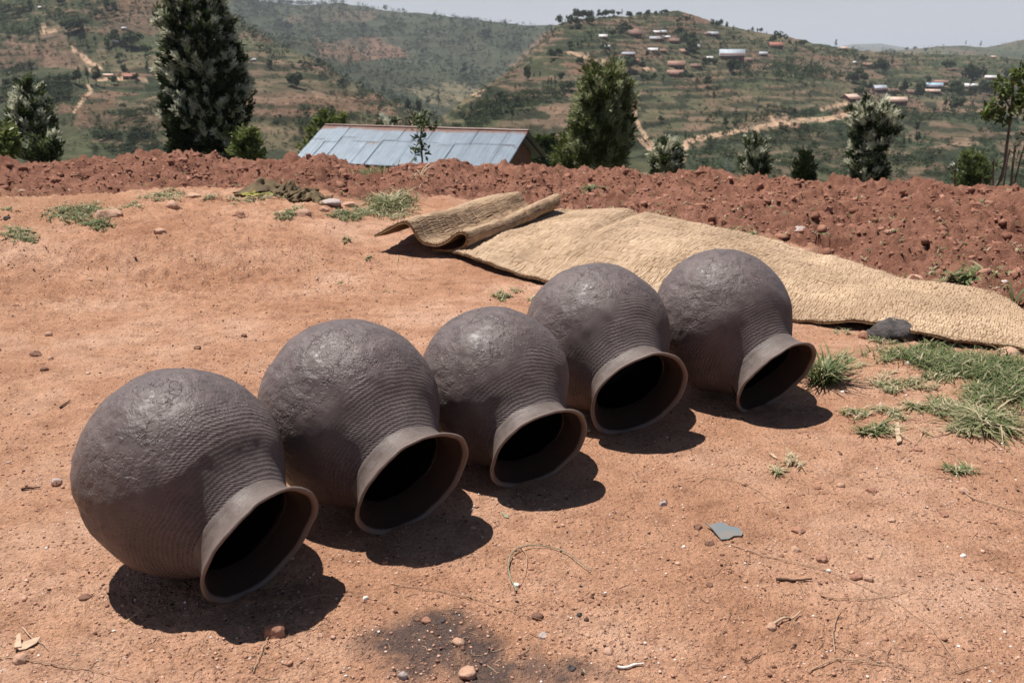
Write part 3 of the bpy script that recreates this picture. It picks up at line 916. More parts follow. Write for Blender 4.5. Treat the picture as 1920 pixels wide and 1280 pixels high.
def grid_mesh(name, G, mat, parent, thick, nrm=1.0):
    nu, nv = G.shape[:2]
    Gu = np.gradient(G, axis=0); Gv = np.gradient(G, axis=1)
    N = np.cross(Gu, Gv); N /= np.linalg.norm(N, axis=2)[..., None] + 1e-12
    N *= nrm
    top = G + N * 0.0005; bot = G - N * thick
    V = np.concatenate([top.reshape(-1, 3), bot.reshape(-1, 3)])
    i = np.arange(nu - 1)[:, None]; j = np.arange(nv - 1)[None, :]
    q = np.stack([i * nv + j, (i + 1) * nv + j, (i + 1) * nv + j + 1, i * nv + j + 1], -1).reshape(-1, 4)
    o_ = nu * nv
    Qa = [q, q[:, ::-1] + o_]
    def side(ids):
        ids = np.array(ids); return np.stack([ids[:-1], ids[1:], ids[1:] + o_, ids[:-1] + o_], 1)
    Qa += [side(np.arange(nv)), side((nu - 1) * nv + np.arange(nv)), side(np.arange(nu) * nv), side(np.arange(nu) * nv + nv - 1)]
    me = mesh(name, V, np.concatenate(Qa), mat, smooth=True)
    return link(name, me, parent)
def fringe(name, P0, P1, D, parent, rng, n, ln=(0.02, 0.06), tint=(0.1, 0.6), drop=0.5):
    """bristles along the polyline P (k,3) pointing along D"""
    pts = resample(P0, 400)
    t = rng.random(n); i = (t * 398).astype(int); f = (t * 398 - i)[:, None]
    b0 = pts[i] * (1 - f) + pts[i + 1] * f
    d = D + rng.normal(size=(n, 3)) * 0.38; d[:, 2] -= drop * rng.random(n)
    d /= np.linalg.norm(d, axis=1)[:, None]
    l = (ln[0] + (ln[1] - ln[0]) * rng.random(n) ** 2)[:, None]
    b0 = b0 + rng.normal(size=(n, 3)) * np.array([0.004, 0.004, 0.006]) - D * 0.015
    s = np.cross(d, [0, 0, 1.0]); s /= np.linalg.norm(s, axis=1)[:, None] + 1e-9
    s2 = np.cross(s, d)
    wd = (0.0009 + 0.0015 * rng.random(n))[:, None]
    V = np.stack([b0 + s * wd, b0 - s * wd, b0 + s2 * wd * 1.6, b0 + d * l], 1).reshape(-1, 3)
    q = np.array([[0, 1, 3], [1, 2, 3], [2, 0, 3]])
    Qs = (np.arange(n)[:, None, None] * 4 + q[None]).reshape(-1, 3)
    col = np.repeat(tint[0] + (tint[1] - tint[0]) * rng.random(n), 4)
    o = link(name, mesh(name, V, Qs, STRAW, col=col), parent); tag(o, kind='stuff')
    return o

mat_c = onground(1300, 500)
mat_root = tag(empty('straw_mat', (0, 0, 0)), 'long woven straw mat behind the pots, its left end folded over', 'straw mat')
def og(px, py, lift): 
    p = onground(px, py, lift); return [p.x, p.y, p.z + lift]
near_e = [og(*p) for p in [(846, 470, .05), (905, 492, .05), (960, 508, .05), (1030, 524, .045), (1130, 545, .04), (1240, 556, .04), (1350, 575, .035), (1490, 594, .035), (1560, 603, .035), (1610, 606, .045), (1650, 603, .06), (1700, 618, .05),
                           (1760, 636, .04), (1830, 640, .04), (1920, 650, .03), (2010, 672, .02)]]
far_e = [og(*p) for p in [(985, 412, .09), (1020, 402, .09), (1060, 394, .09), (1130, 389, .08), (1190, 396, .06), (1250, 408, .05), (1340, 430, .035), (1420, 443, .035), (1500, 462, .035), (1570, 482, .035), (1640, 506, .03), (1720, 527, .03),
                          (1790, 537, .04), (1850, 545, .06), (1900, 572, .06), (1960, 615, .03)]]
nu = 240; nvv = 40
NE = resample(near_e, nu); FE = resample(far_e, nu)
vv = np.linspace(0, 1, nvv)[None, :, None]
G = NE[:, None] * (1 - vv) + FE[:, None] * vv
hgt = np.maximum(h_near(G[..., 0], G[..., 1], False) - G[..., 2] + 0.02, 0)
uu_ = np.linspace(0, 1, nu)[:, None] * np.ones((1, nvv)); v2_ = vv[..., 0] * np.ones((nu, 1))
G[..., 2] += hgt + 0.055 * np.sin(math.pi * v2_) ** 1.2 * (0.75 + 0.5 * fbm(uu_ * 5, v2_ * 1.5, 2, 5)) + 0.017 * fbm(uu_ * 12, v2_ * 3, 3, 8) + 0.002 * fbm(uu_ * 50, v2_ * 9, 2, 9)
G[..., 1] += 0.02 * fbm(uu_ * 26, v2_ * 1.2, 2, 12) * (1 - v2_)
# crease near the fold, as in the worn strip across the mat
crease = np.exp(-((uu_ - 0.235 - 0.03 * v2_) / 0.010) ** 2) * sst(0.4, 0.7, v2_)
G[..., 2] -= 0.035 * crease
Lu = float(np.linalg.norm(np.diff((NE + FE) / 2, axis=0), axis=1).sum()); Lv = float(np.linalg.norm(FE - NE, axis=1).mean())
rng = np.random.default_rng(5)
flip_n = 1.0
if np.cross(G[5, 5] - G[4, 5], G[4, 6] - G[4, 5])[2] < 0: flip_n = -1.0
grid_mesh('woven_sheet', G, MATBASE, mat_root, 0.012, flip_n)
weave('straw_strands', G, Lu, Lv, 0.0145, 0.062, mat_root, rng, 0.009, 1)
fringe('frayed_edge', G[:, 0], None, np.array([0.15, -1, 0.1]), mat_root, rng, 2600, (0.008, 0.035))
fringe('frayed_edge', G[:, -1], None, np.array([-0.1, 1, 0.25]), mat_root, rng, 1500, (0.01, 0.04), (0.4, 0.9), 0.1)

# folded end
nearP = [(700, 443, 7.20), (725, 431, 7.16), (745, 417, 7.13), (760, 412, 7.1), (772, 422, 7.07), (783, 443, 7.04), (800, 455, 7.0), (822, 457, 6.97), (842, 449, 6.95), (856, 436, 6.95), (870, 433, 6.93), (879, 441, 6.9), (876, 456, 6.9), (866, 468, 6.93), (840, 474, 7.0), (812, 472, 7.1)]
farP = [(880, 380, 8.75), (915, 368, 8.75), (950, 360, 8.72), (976, 357, 8.68), (980, 364, 8.6), (984, 374, 8.55), (990, 384, 8.45), (1000, 388, 8.4), (1014, 382, 8.35), (1028, 370, 8.35), (1042, 363, 8.33), (1052, 368, 8.25), (1052, 382, 8.2), (1040, 392, 8.2), (1020, 396, 8.25), (1000, 397, 8.3)]
NP_ = resample([at(*p) for p in nearP], 90); FP_ = resample([at(*p) for p in farP], 90)
vv = np.linspace(0, 1, 40)[None, :, None]
G2 = NP_[:, None] * (1 - vv) + FP_[:, None] * vv
uu_ = np.linspace(0, 1, 90)[:, None] * np.ones((1, 40)); v2_ = vv[..., 0] * np.ones((90, 1))
G2[..., 2] += 0.012 * fbm(uu_ * 4, v2_ * 5, 3, 28) - 0.02 * np.sin(math.pi * v2_)
G2[..., 0] += 0.012 * fbm(uu_ * 5, v2_ * 6, 2, 29)
gmin = h_near(G2[..., 0], G2[..., 1], False) + 0.006
G2[..., 2] = np.maximum(G2[..., 2], gmin)
Lu2 = float(np.linalg.norm(np.diff(NP_, axis=0), axis=1).sum()); Lv2 = float(np.linalg.norm(FP_ - NP_, axis=1).mean())
flip_n = 1.0
if np.cross(G2[3, 5] - G2[2, 5], G2[2, 6] - G2[2, 5])[2] < 0: flip_n = -1.0
grid_mesh('folded_end', G2, MATBASE, mat_root, 0.016, flip_n)
weave('straw_strands', G2, Lu2, Lv2, 0.0140, 0.10, mat_root, rng, 0.012, 9, 1.0, -0.14)
fringe('frayed_edge', G2[:, 0], None, np.array([-0.35, -1, 0.0]), mat_root, rng, 1500, (0.008, 0.03), (0.0, 0.45))

# ------------------------------------------------------------------ long low house below the rim
METAL = None
def metal_roof(name, base, rust, amt, seed):
    m, t = newmat(name)
    b = principled(t, 0.42, 0.5)
    co = objco(t)
    n1 = noise(t, co, 1.6, 5, 0.6); n2 = noise(t, co, 7, 5, 0.7)
    c = ramp(t, n1, [(0.3, tuple(x * 0.86 for x in base)), (0.7, tuple(x * 1.08 for x in base))])
    mpr = nd(t, 'ShaderNodeMapping'); mpr.inputs['Scale'].default_value = (11, 0.5, 0.5)
    t.links.new(co, mpr.inputs['Vector'])
    n3 = noise(t, mpr.outputs[0], 1.0, 4, 0.7)
    c = mix(t, 0.8, c, ramp(t, n3, [(0.3, (0.72, 0.70, 0.68)), (0.6, (1.08, 1.08, 1.08))]), 'MULTIPLY')
    rs = ramp(t, math_(t, 'ADD', math_(t, 'MULTIPLY', attr(t, 'tint'), amt), math_(t, 'ADD', math_(t, 'MULTIPLY', n2, 0.35), math_(t, 'MULTIPLY', n3, 0.38))), [(0.62, (0,) * 3), (0.78, (1,) * 3)])
    c = mix(t, rs, c, mix(t, 0.5, rust, ramp(t, n2, [(0.3, (0.6,) * 3), (0.7, (1.3,) * 3)]), 'MULTIPLY'))
    t.links.new(c, b.inputs['Base Color'])
    t.links.new(math_(t, 'SUBTRACT', 0.35, math_(t, 'MULTIPLY', rs, 0.35)), b.inputs['Metallic'])
    return m
ROOFM = metal_roof('roof_metal', (0.225, 0.272, 0.320), (0.20, 0.10, 0.07), 0.9, 0)
MUD = simple('mud_wall', (0.17, 0.085, 0.055), (0.25, 0.13, 0.085), 3, 0.95, 0.1, 0.03, 12)
WOODD = simple('dark_timber', (0.05, 0.035, 0.025), (0.10, 0.07, 0.05), 12, 0.9, 0.1)
A_ = at(617, 238, 42.0); B_ = at(984, 243, 38.3)
A_ = np.array(A_); B_ = np.array(B_)
zr_ = (A_[2] + B_[2]) / 2
rd = (B_ - A_); rd[2] = 0; Lr_ = float(np.linalg.norm(rd)); rd /= Lr_
fd = np.array([rd[1], -rd[0], 0.0])           # towards the viewer
if fd[1] > 0: fd = -fd
ox = A_[0]; oy = A_[1]
house = tag(empty('metal_roofed_house', (ox, oy, zr_ - 3.2), math.atan2(rd[1], rd[0])), 'long mud house with pale blue corrugated metal roof, just below the field rim', 'house')
# local frame: x along the ridge, y away from viewer, z up from the floor; ridge at z = 3.2
HW, RISE, RZ = 2.45, 1.18, 3.2
def sheet(x0, x1, s0, s1, side, dz, rusty, name='roof_sheet', skew=0.0):
    n = max(int((x1 - x0) / 0.019), 8)
    xs = np.linspace(x0, x1, n); ph = np.arange(n) % 4
    cz = np.array([0, 0.011, 0, -0.011])[ph] * 1.9
    ss = np.linspace(s0, s1, 4)
    V = []; tn = []
    for a in ss:
        yy = -side * HW * a; zz = RZ - RISE * a
        V.append(np.stack([xs + skew * a, np.full(n, yy), zz + cz + dz], 1))
        tn.append(np.clip(rusty * np.interp(a, [s0, s0 + 0.16, s1], [1.0, 0.18, 0.12]) + 0.10 * (np.abs(xs - x0) < 0.05), 0, 1))
    V = np.concatenate(V); tn = np.concatenate(tn)
    V = np.concatenate([V, V - [0, 0, 0.003]]); tn = np.concatenate([tn, tn])
    i = np.arange(3)[:, None]; j = np.arange(n - 1)[None, :]
    q = np.stack([i * n + j, i * n + j + 1, (i + 1) * n + j + 1, (i + 1) * n + j], -1).reshape(-1, 4)
    o_ = 4 * n
    me = mesh(name, V, np.concatenate([q[:, ::-1], q + o_]), ROOFM, col=tn)
    return link(name, me, house)
rg = np.random.default_rng(3)
x = -0.15; edges = [x]
while x < Lr_ + 0.12:
    x += 0.60 + 0.05 * rg.random(); edges.append(min(x, Lr_ + 0.15))
for i in range(len(edges) - 1):
    for side in (1, -1):
        cut = 0.36 + 0.03 * rg.normal() if side == 1 else 0.4
        sheet(edges[i] - 0.04, edges[i + 1], 0.0, cut + 0.05, side, 0.020 + 0.006 * rg.random(), 0.55 + 0.45 * rg.random())
        sheet(edges[i] - 0.05, edges[i + 1], cut, 1.02 + 0.012 * rg.normal(), side, 0.002 + 0.006 * rg.random(), 0.20 + 0.35 * rg.random() ** 2)
def boxv(x0, x1, y0, y1, z0, z1):
    V = np.array([(x, y, z) for x in (x0, x1) for y in (y0, y1) for z in (z0, z1)], float)
    q = np.array([(0, 1, 3, 2), (4, 6, 7, 5), (0, 4, 5, 1), (2, 3, 7, 6), (0, 2, 6, 4), (1, 5, 7, 3)])
    return V, q
def merge(parts):
    Vs, Qs, n = [], [], 0
    for V, q in parts:
        Vs.append(V); Qs.append(q + n); n += len(V)
    return np.concatenate(Vs), np.concatenate(Qs)
def tube(pts, rad, sides=6, close=True):
    P = np.array(pts, float); n = len(P)
    rad = np.full(n, rad) if np.isscalar(rad) else np.array(rad, float)
    T = np.gradient(P, axis=0); T /= np.linalg.norm(T, axis=1)[:, None] + 1e-12
    up = np.array([0.31, 0.17, 0.93])
    S1 = np.cross(T, up); S1 /= np.linalg.norm(S1, axis=1)[:, None] + 1e-12
    S2 = np.cross(T, S1)
    a = np.linspace(0, 2 * math.pi, sides, endpoint=False)
    V = (P[:, None] + rad[:, None, None] * (np.cos(a)[None, :, None] * S1[:, None] + np.sin(a)[None, :, None] * S2[:, None])).reshape(-1, 3)
    i = np.arange(n - 1)[:, None]; j = np.arange(sides)[None, :]; j2 = (j + 1) % sides
    q = np.stack([i * sides + j, i * sides + j2, (i + 1) * sides + j2, (i + 1) * sides + j], -1).reshape(-1, 4)
    return V, q
# ridge cap
V, q = tube([(x_, 0, RZ + 0.03 + 0.008 * math.sin(3 * x_)) for x_ in np.linspace(-0.16, Lr_ + 0.16, 30)], 0.07, 8)
V[:, 2] = RZ + 0.035 + (V[:, 2] - RZ - 0.035) * 0.5
link('ridge_cap', mesh('ridge_cap', V, q, ROOFM, smooth=True, col=np.full(len(V), 0.75)), house)
# walls with gables, door and window openings on the near long side
def prism(x0, x1, y0, y1, z0, z1, zp):
    V = np.array([(x, y, z) for x in (x0, x1) for (y, z) in ((y0, z0), (y1, z0), (y1, z1), (0, zp), (y0, z1))], float)
    return V
wy = 1.95
zt = RZ - RISE * wy / HW - 0.03
V = prism(0.25, Lr_ - 0.45, -wy, wy, 0, zt, RZ - 0.03)
me = bpy.data.meshes.new('wall')
me.from_pydata(V.tolist(), [], [(0, 4, 3, 2, 1), (5, 6, 7, 8, 9), (0, 1, 6, 5), (1, 2, 7, 6), (2, 3, 8, 7), (3, 4, 9, 8), (4, 0, 5, 9)])
me.materials.append(MUD)
link('wall', me, house)
for dx in (1.6, 4.2, 6.3):
    if dx < Lr_ - 1: 
        V, q = boxv(dx, dx + 0.8, -wy - 0.03, -wy + 0.02, 0.02, 1.75)
        link('door', mesh('door', V, q, WOODD), house)
for xx in (0.05, Lr_ - 0.1):
    for sd in (1, -1):
        V, q = tube([(xx, 0, RZ - 0.05), (xx, -sd * HW * 0.98, RZ - RISE - 0.03)], 0.035, 5)
        link('rafter', mesh('rafter', V, q, WOODD), house)
# ------------------------------------------------------------------ trees near the rim
BARK = simple('bark', (0.10, 0.075, 0.055), (0.20, 0.155, 0.12), 14, 0.9, 0.15, 0.01, 60)
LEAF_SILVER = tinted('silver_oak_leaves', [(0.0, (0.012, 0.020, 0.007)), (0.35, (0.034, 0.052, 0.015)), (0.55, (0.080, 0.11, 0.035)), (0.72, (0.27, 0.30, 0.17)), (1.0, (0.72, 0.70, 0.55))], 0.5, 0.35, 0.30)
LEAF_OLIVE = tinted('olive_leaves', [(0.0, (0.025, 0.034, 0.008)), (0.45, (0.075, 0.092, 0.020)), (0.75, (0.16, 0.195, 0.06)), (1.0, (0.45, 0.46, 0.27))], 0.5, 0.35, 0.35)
LEAF_LIME = tinted('light_green_leaves', [(0.0, (0.055, 0.075, 0.022)), (0.5, (0.13, 0.165, 0.055)), (1.0, (0.24, 0.27, 0.11))], 0.55, 0.3, 0.4)
LEAF_BROAD = tinted('broad_green_leaves', [(0.0, (0.03, 0.05, 0.010)), (0.5, (0.095, 0.135, 0.028)), (1.0, (0.26, 0.28, 0.10))], 0.42, 0.4, 0.3)
LEAF_DARK = tinted('dark_green_leaves', [(0.0, (0.012, 0.022, 0.007)), (0.6, (0.040, 0.062, 0.018)), (1.0, (0.12, 0.16, 0.05))], 0.4, 0.4, 0.15)

def nrmz(a): return a / (np.linalg.norm(a, axis=-1, keepdims=True) + 1e-9)
def leaves(C, D, m, ln, wd, spread, tint, rng, up=0.25, seglen=0.35, tjit=0.10):
    """m leaves round each clump centre C with axis D -> verts, tris, tint"""
    n = len(C)
    Ck = np.repeat(C, m, 0); Dk = np.repeat(D, m, 0)
    t = rng.random((n * m, 1))
    rad = rng.normal(size=(n * m, 3)); rad -= Dk * (rad * Dk).sum(1, keepdims=True); rad = nrmz(rad)
    p = Ck + Dk * (t - 0.3) * seglen + rad * 0.02
    d = nrmz(Dk * (0.55 + 0.6 * rng.random((n * m, 1))) + rad * spread + np.array([0, 0, up]) + 0.25 * rng.normal(size=(n * m, 3)))
    l = ln * (0.65 + 0.6 * rng.random((n * m, 1)))
    s = nrmz(np.cross(d, rng.normal(size=(n * m, 3))))
    wv = wd * (0.7 + 0.6 * rng.random((n * m, 1)))
    nn = np.cross(s, d)
    V = np.stack([p, p + d * l * 0.5 + s * wv + nn * wv * .3, p + d * l - nn * wv * .4, p + d * l * 0.5 - s * wv + nn * wv * .3], 1).reshape(-1, 3)
    q = (np.arange(n * m)[:, None, None] * 4 + np.array([[0, 1, 2], [0, 2, 3]])[None]).reshape(-1, 3)
    tt = np.clip(np.repeat(tint, m) + tjit * rng.normal(size=n * m) + 0.08 * (t[:, 0] - .5), 0, 1)
    return V, q, np.repeat(tt, 4)

def crown_tree(name, label, cat, px, base_py, top_py, r, outline, nclump, m, ln, wd, leafmat, seed, silver=0.3, spread=0.5, up=0.3, group=None, trunk_r=0.09, tint0=0.25, seglen=0.35, depthk=0.9, limbs=14, inner=0.45):
    """outline: (photo row, left col, right col) of the crown; thickness follows the width"""
    rng = np.random.default_rng(seed)
    bx = at(px, base_py, r)
    base = np.array([bx[0], bx[1], 0.0])
    base[2] = float(ground(np.array([bx[0], bx[0]]), np.array([bx[1], bx[1]]))[0]) if r > 20 else float(h_near(np.array([bx[0]]), np.array([bx[1]]))[0])
    root = tag(empty(name, base), label, cat, group)
    o = np.array(outline, float)
    rows = o[:, 0]
    zs = np.array([at(px, y, r)[2] for y in rows]) 
    xl = np.array([at(a, y, r)[0] for a, y in zip(o[:, 1], rows)]); xr = np.array([at(a, y, r)[0] for a, y in zip(o[:, 2], rows)])
    k = np.argsort(zs); zs, xl, xr = zs[k], xl[k], xr[k]
    lo = zs[0]
    t = rng.random(nclump)
    wgt = np.interp(np.linspace(zs[0], zs[-1], 60), zs, xr - xl)
    cdf = np.cumsum(wgt); cdf /= cdf[-1]
    z = np.interp(t, cdf, np.linspace(zs[0], zs[-1] - 0.05 * (zs[-1] - zs[0]), 60))
    cx = (np.interp(z, zs, xl) + np.interp(z, zs, xr)) / 2; hw = (np.interp(z, zs, xr) - np.interp(z, zs, xl)) / 2
    lump = 1 + 0.16 * vn(z * 1.7, t * 0 + seed, seed)
    a = rng.random(nclump) * 2 * math.pi
    hw = hw * (1 + 0.20 * vn(a * 1.3 + 7, z * 1.4, seed + 4)) 
    rho = np.clip(inner + (1 - inner) * rng.random(nclump) ** 0.5, 0, 1) * hw * 0.90
    C = np.stack([cx + np.cos(a) * rho, bx[1] + np.sin(a) * rho * depthk, z], 1) - base
    D = nrmz(np.stack([np.cos(a) * 0.6, np.sin(a) * 0.6, np.full(nclump, 0.75)], 1) + 0.3 * rng.normal(size=(nclump, 3)))
    hfrac = (z - zs[0]) / (zs[-1] - zs[0])
    outer = rho / (hw + 1e-6)
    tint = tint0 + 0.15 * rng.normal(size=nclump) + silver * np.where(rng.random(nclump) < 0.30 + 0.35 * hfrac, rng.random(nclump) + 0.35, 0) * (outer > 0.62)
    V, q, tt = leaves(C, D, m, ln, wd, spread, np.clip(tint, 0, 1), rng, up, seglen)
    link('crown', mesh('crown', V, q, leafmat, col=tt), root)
    # trunk and limbs, pushed down into the slope
    pts = [(0, 0, -0.3)]
    for f in np.linspace(0.0, 0.93, 9):
        zz = zs[0] + (zs[-1] - zs[0]) * f
        pts.append((np.interp(zz, zs, (xl + xr) / 2) - base[0] + 0.03 * rng.normal(), 0.03 * rng.normal(), zz - base[2]))
    pts = np.array(pts); pts = pts[np.argsort(pts[:, 2])]
    parts = [tube(pts, np.linspace(trunk_r, trunk_r * 0.2, len(pts)), 7)]
    for i in range(limbs):
        j = rng.integers(0, nclump)
        e_ = C[j]; zz = e_[2] - (0.35 + 0.5 * rng.random()) * np.hypot(e_[0] - np.interp(e_[2], pts[:, 2], pts[:, 0]), e_[1])
        s_ = np.array([np.interp(zz, pts[:, 2], pts[:, 0]), np.interp(zz, pts[:, 2], pts[:, 1]), max(zz, 0.05)])
        mid = s_ * 0.5 + e_ * 0.5 + [0, 0, -0.05]
        parts.append(tube([s_, mid, e_], [trunk_r * 0.32, trunk_r * 0.22, trunk_r * 0.08], 5))
    V, q = merge(parts)
    link('trunk', mesh('trunk', V, q, BARK, smooth=True), root)
    return root

crown_tree('silver_oak_tree', 'tall dark silver oak reaching out of the top of the picture', 'tree', 385, 292, -70, 26,
           [(300, 308, 468), (270, 303, 478), (235, 298, 478), (200, 296, 476), (165, 297, 474), (130, 294, 462), (100, 293, 452), (65, 296, 440), (30, 294, 428), (0, 300, 418), (-40, 320, 400), (-75, 345, 375)],
           1000, 72, 0.135, 0.017, LEAF_SILVER, 21, 0.80, 0.75, 0.40, trunk_r=0.16, seglen=0.34, limbs=26, tint0=0.24)
crown_tree('silver_oak_tree', 'small silver oak at the left edge, its upper leaves nearly white', 'tree', 60, 292, 150, 24,
           [(298, 30, 95), (275, 22, 112), (250, 12, 112), (225, 8, 104), (205, 18, 98), (185, 28, 88), (165, 38, 72), (148, 46, 62)],
           260, 50, 0.11, 0.015, LEAF_SILVER, 22, 1.05, 0.7, 0.4, trunk_r=0.06, tint0=0.42, inner=0.3, seglen=0.28)
crown_tree('silver_oak_tree', 'bushy olive green tree right of the metal roofed house', 'tree', 1130, 322, 120, 22,
           [(325, 1090, 1165), (300, 1076, 1176), (275, 1068, 1184), (250, 1066, 1188), (225, 1072, 1188), (200, 1080, 1186), (175, 1082, 1180), (150, 1092, 1170), (130, 1104, 1156), (116, 1112, 1140)],
           640, 60, 0.13, 0.010, LEAF_OLIVE, 23, 0.60, 0.7, 0.4, trunk_r=0.08, seglen=0.3, tint0=0.44)
crown_tree('silver_oak_tree', 'dark tree with pale flowering top standing right of centre behind the rim', 'tree', 1630, 346, 185, 22,
           [(352, 1600, 1648), (330, 1592, 1662), (305, 1590, 1652), (280, 1592, 1660), (255, 1598, 1680), (235, 1592, 1680), (215, 1590, 1678), (200, 1602, 1666), (186, 1616, 1652)],
           400, 56, 0.10, 0.013, LEAF_SILVER, 24, 0.98, 0.7, 0.4, trunk_r=0.07, tint0=0.33, seglen=0.26)
crown_tree('silver_oak_tree', 'small narrow tree with pale tips, between the white bush and the dark cone', 'tree', 1416, 338, 250, 24,
           [(345, 1402, 1434), (320, 1394, 1440), (300, 1396, 1438), (280, 1402, 1432), (262, 1408, 1425), (248, 1412, 1420)],
           130, 44, 0.09, 0.011, LEAF_SILVER, 25, 0.65, 0.5, 0.5, trunk_r=0.04, tint0=0.33)
crown_tree('silver_oak_bush', 'low whitish silver leaved bush at the foot of the tan track', 'bush', 1250, 325, 262, 23,
           [(332, 1228, 1276), (312, 1222, 1280), (295, 1222, 1278), (280, 1232, 1272), (262, 1240, 1266)],
           130, 44, 0.10, 0.015, LEAF_SILVER, 26, 0.9, 0.7, 0.3, trunk_r=0.035, tint0=0.54, seglen=0.22)
crown_tree('conical_shrub', 'little dark cone shaped evergreen on the rim right of centre', 'shrub', 1506, 342, 285, 21,
           [(348, 1494, 1522), (330, 1490, 1524), (312, 1496, 1520), (296, 1501, 1514), (284, 1505, 1510)],
           80, 30, 0.10, 0.012, LEAF_DARK, 27, 0.3, 0.5, 0.4, trunk_r=0.03, tint0=0.35, seglen=0.2)
crown_tree('broadleaf_shrub', 'dark green leafy shrub beside the gable of the metal roofed house', 'shrub', 1020, 318, 258, 47,
           [(322, 990, 1048), (305, 988, 1052), (288, 994, 1050), (272, 1002, 1042), (258, 1010, 1032)],
           150, 26, 0.22, 0.05, LEAF_DARK, 28, 0.5, 0.8, 0.2, trunk_r=0.04, tint0=0.5)
crown_tree('broadleaf_shrub', 'feathery light green shrub near the right edge', 'shrub', 1822, 360, 288, 18,
           [(366, 1798, 1852), (350, 1790, 1860), (330, 1790, 1862), (312, 1794, 1852), (298, 1800, 1840), (286, 1812, 1828)],
           170, 34, 0.085, 0.009, LEAF_LIME, 29, 0.3, 0.9, 0.2, trunk_r=0.03, tint0=0.45, seglen=0.15, limbs=20, inner=0.1)
crown_tree('broadleaf_shrub', 'small bright green shrub right against the foot of the tall dark tree', 'shrub', 464, 300, 246, 21,
           [(304, 450, 486), (290, 448, 484), (275, 450, 478), (260, 452, 474), (246, 456, 466)],
           60, 24, 0.11, 0.032, LEAF_BROAD, 30, 0.4, 0.8, 0.2, trunk_r=0.025, tint0=0.6)
crown_tree('broadleaf_shrub', 'yellowish green bush showing above the left end of the metal roof', 'shrub', 628, 262, 214, 52,
           [(300, 560, 640), (270, 568, 650), (245, 582, 655), (228, 600, 650), (214, 612, 640)],
           130, 24, 0.30, 0.075, LEAF_BROAD, 31, 0.35, 0.8, 0.2, trunk_r=0.07, tint0=0.5, seglen=0.5)
crown_tree('broadleaf_shrub', 'yellow green bush at the very left edge of the rim', 'shrub', 8, 298, 250, 22,
           [(302, -20, 30), (285, -24, 28), (268, -20, 22), (250, -10, 12)],
           70, 24, 0.11, 0.032, LEAF_BROAD, 32, 0.4, 0.8, 0.2, trunk_r=0.03, tint0=0.68)
crown_tree('silver_oak_bush', 'silvery tuft of leaves just above the middle of the metal roof ridge', 'bush', 727, 262, 218, 46,
           [(300, 712, 742), (262, 712, 744), (240, 714, 742), (218, 722, 736)],
           50, 22, 0.26, 0.05, LEAF_SILVER, 33, 0.7, 0.6, 0.3, trunk_r=0.04, tint0=0.5)
crown_tree('silver_oak_bush', 'small pale bush low between the left edge tree and the bank', 'bush', 92, 300, 262, 21,
           [(304, 66, 112), (288, 62, 110), (275, 70, 104), (262, 78, 96)],
           60, 26, 0.12, 0.02, LEAF_SILVER, 34, 0.5, 0.6, 0.3, trunk_r=0.025, tint0=0.35)
crown_tree('silver_oak_bush', 'greyish green bush low against the left side of the bushy olive tree', 'bush', 1072, 318, 252, 24,
           [(322, 1045, 1095), (300, 1040, 1098), (280, 1052, 1096), (262, 1064, 1090), (250, 1072, 1084)],
           90, 28, 0.15, 0.016, LEAF_OLIVE, 35, 0.3, 0.6, 0.3, trunk_r=0.03, tint0=0.45)

def sapling(name, label, cat, stems, sprays, r, leafmat, seed, ln, wd, m, spread=0.9, tint0=0.5):
    """stems: photo polylines with radii; sprays: (col, row, size px)"""
    rng = np.random.default_rng(seed)
    p0 = at(stems[0][0][0][0], stems[0][0][0][1], r)
    base = np.array([p0[0], p0[1], float(h_near(np.array([p0[0]]), np.array([p0[1]]))[0]) if r < 14 else p0[2] - 1.2])
    root = tag(empty(name, base), label, cat)
    first = True
    for pl, r0, r1 in stems:
        P = [at(a, b, r + c) - base for a, b, c in pl]
        if pl[0][3:] or True:
            pass
        if pl[0] in [s[0][0] for s in stems[:1]] or pl[0][1] > 300:
            P = [np.array([P[0][0], P[0][1], min(P[0][2], 0) - 0.15])] + P
        P = resample(P, len(P) * 4)
        V, q = tube(P, np.linspace(r0, r1, len(P)), 6)
        link('trunk' if first else 'branch', mesh('trunk', V, q, BARK, smooth=True), root)
        first = False
    C, D, T = [], [], []
    for a, b, s in sprays:
        n = max(3, int(s * s / 60))
        for _ in range(n):
            o = rng.normal(size=3) * 0.42
            c = at(a + o[0] * s, b + o[1] * s, r + o[2] * s / F * r)
            C.append(c - base); D.append(nrmz(rng.normal(size=3) + [0, 0, 0.5])); T.append(tint0 + 0.15 * rng.normal())
    V, q, tt = leaves(np.array(C), np.array(D), m, ln, wd, spread, np.clip(np.array(T), 0, 1), rng, -0.1, 0.10)
    link('crown', mesh('crown', V, q, leafmat, col=tt), root)
    return root
sapling('sapling', 'thin sapling with two leafy tufts in front of the metal roof', 'sapling',
        [([(792, 300, 0), (790, 275, 0), (788, 255, 0), (791, 235, 0), (795, 222, 0)], 0.022, 0.010)],
        [(790, 293, 16), (778, 282, 12), (800, 280, 12), (787, 268, 12), (784, 230, 14), (802, 226, 14), (793, 222, 14), (806, 236, 9), (776, 226, 8), (797, 243, 9)], 15.5, LEAF_DARK, 41, 0.11, 0.018, 7, tint0=0.75)
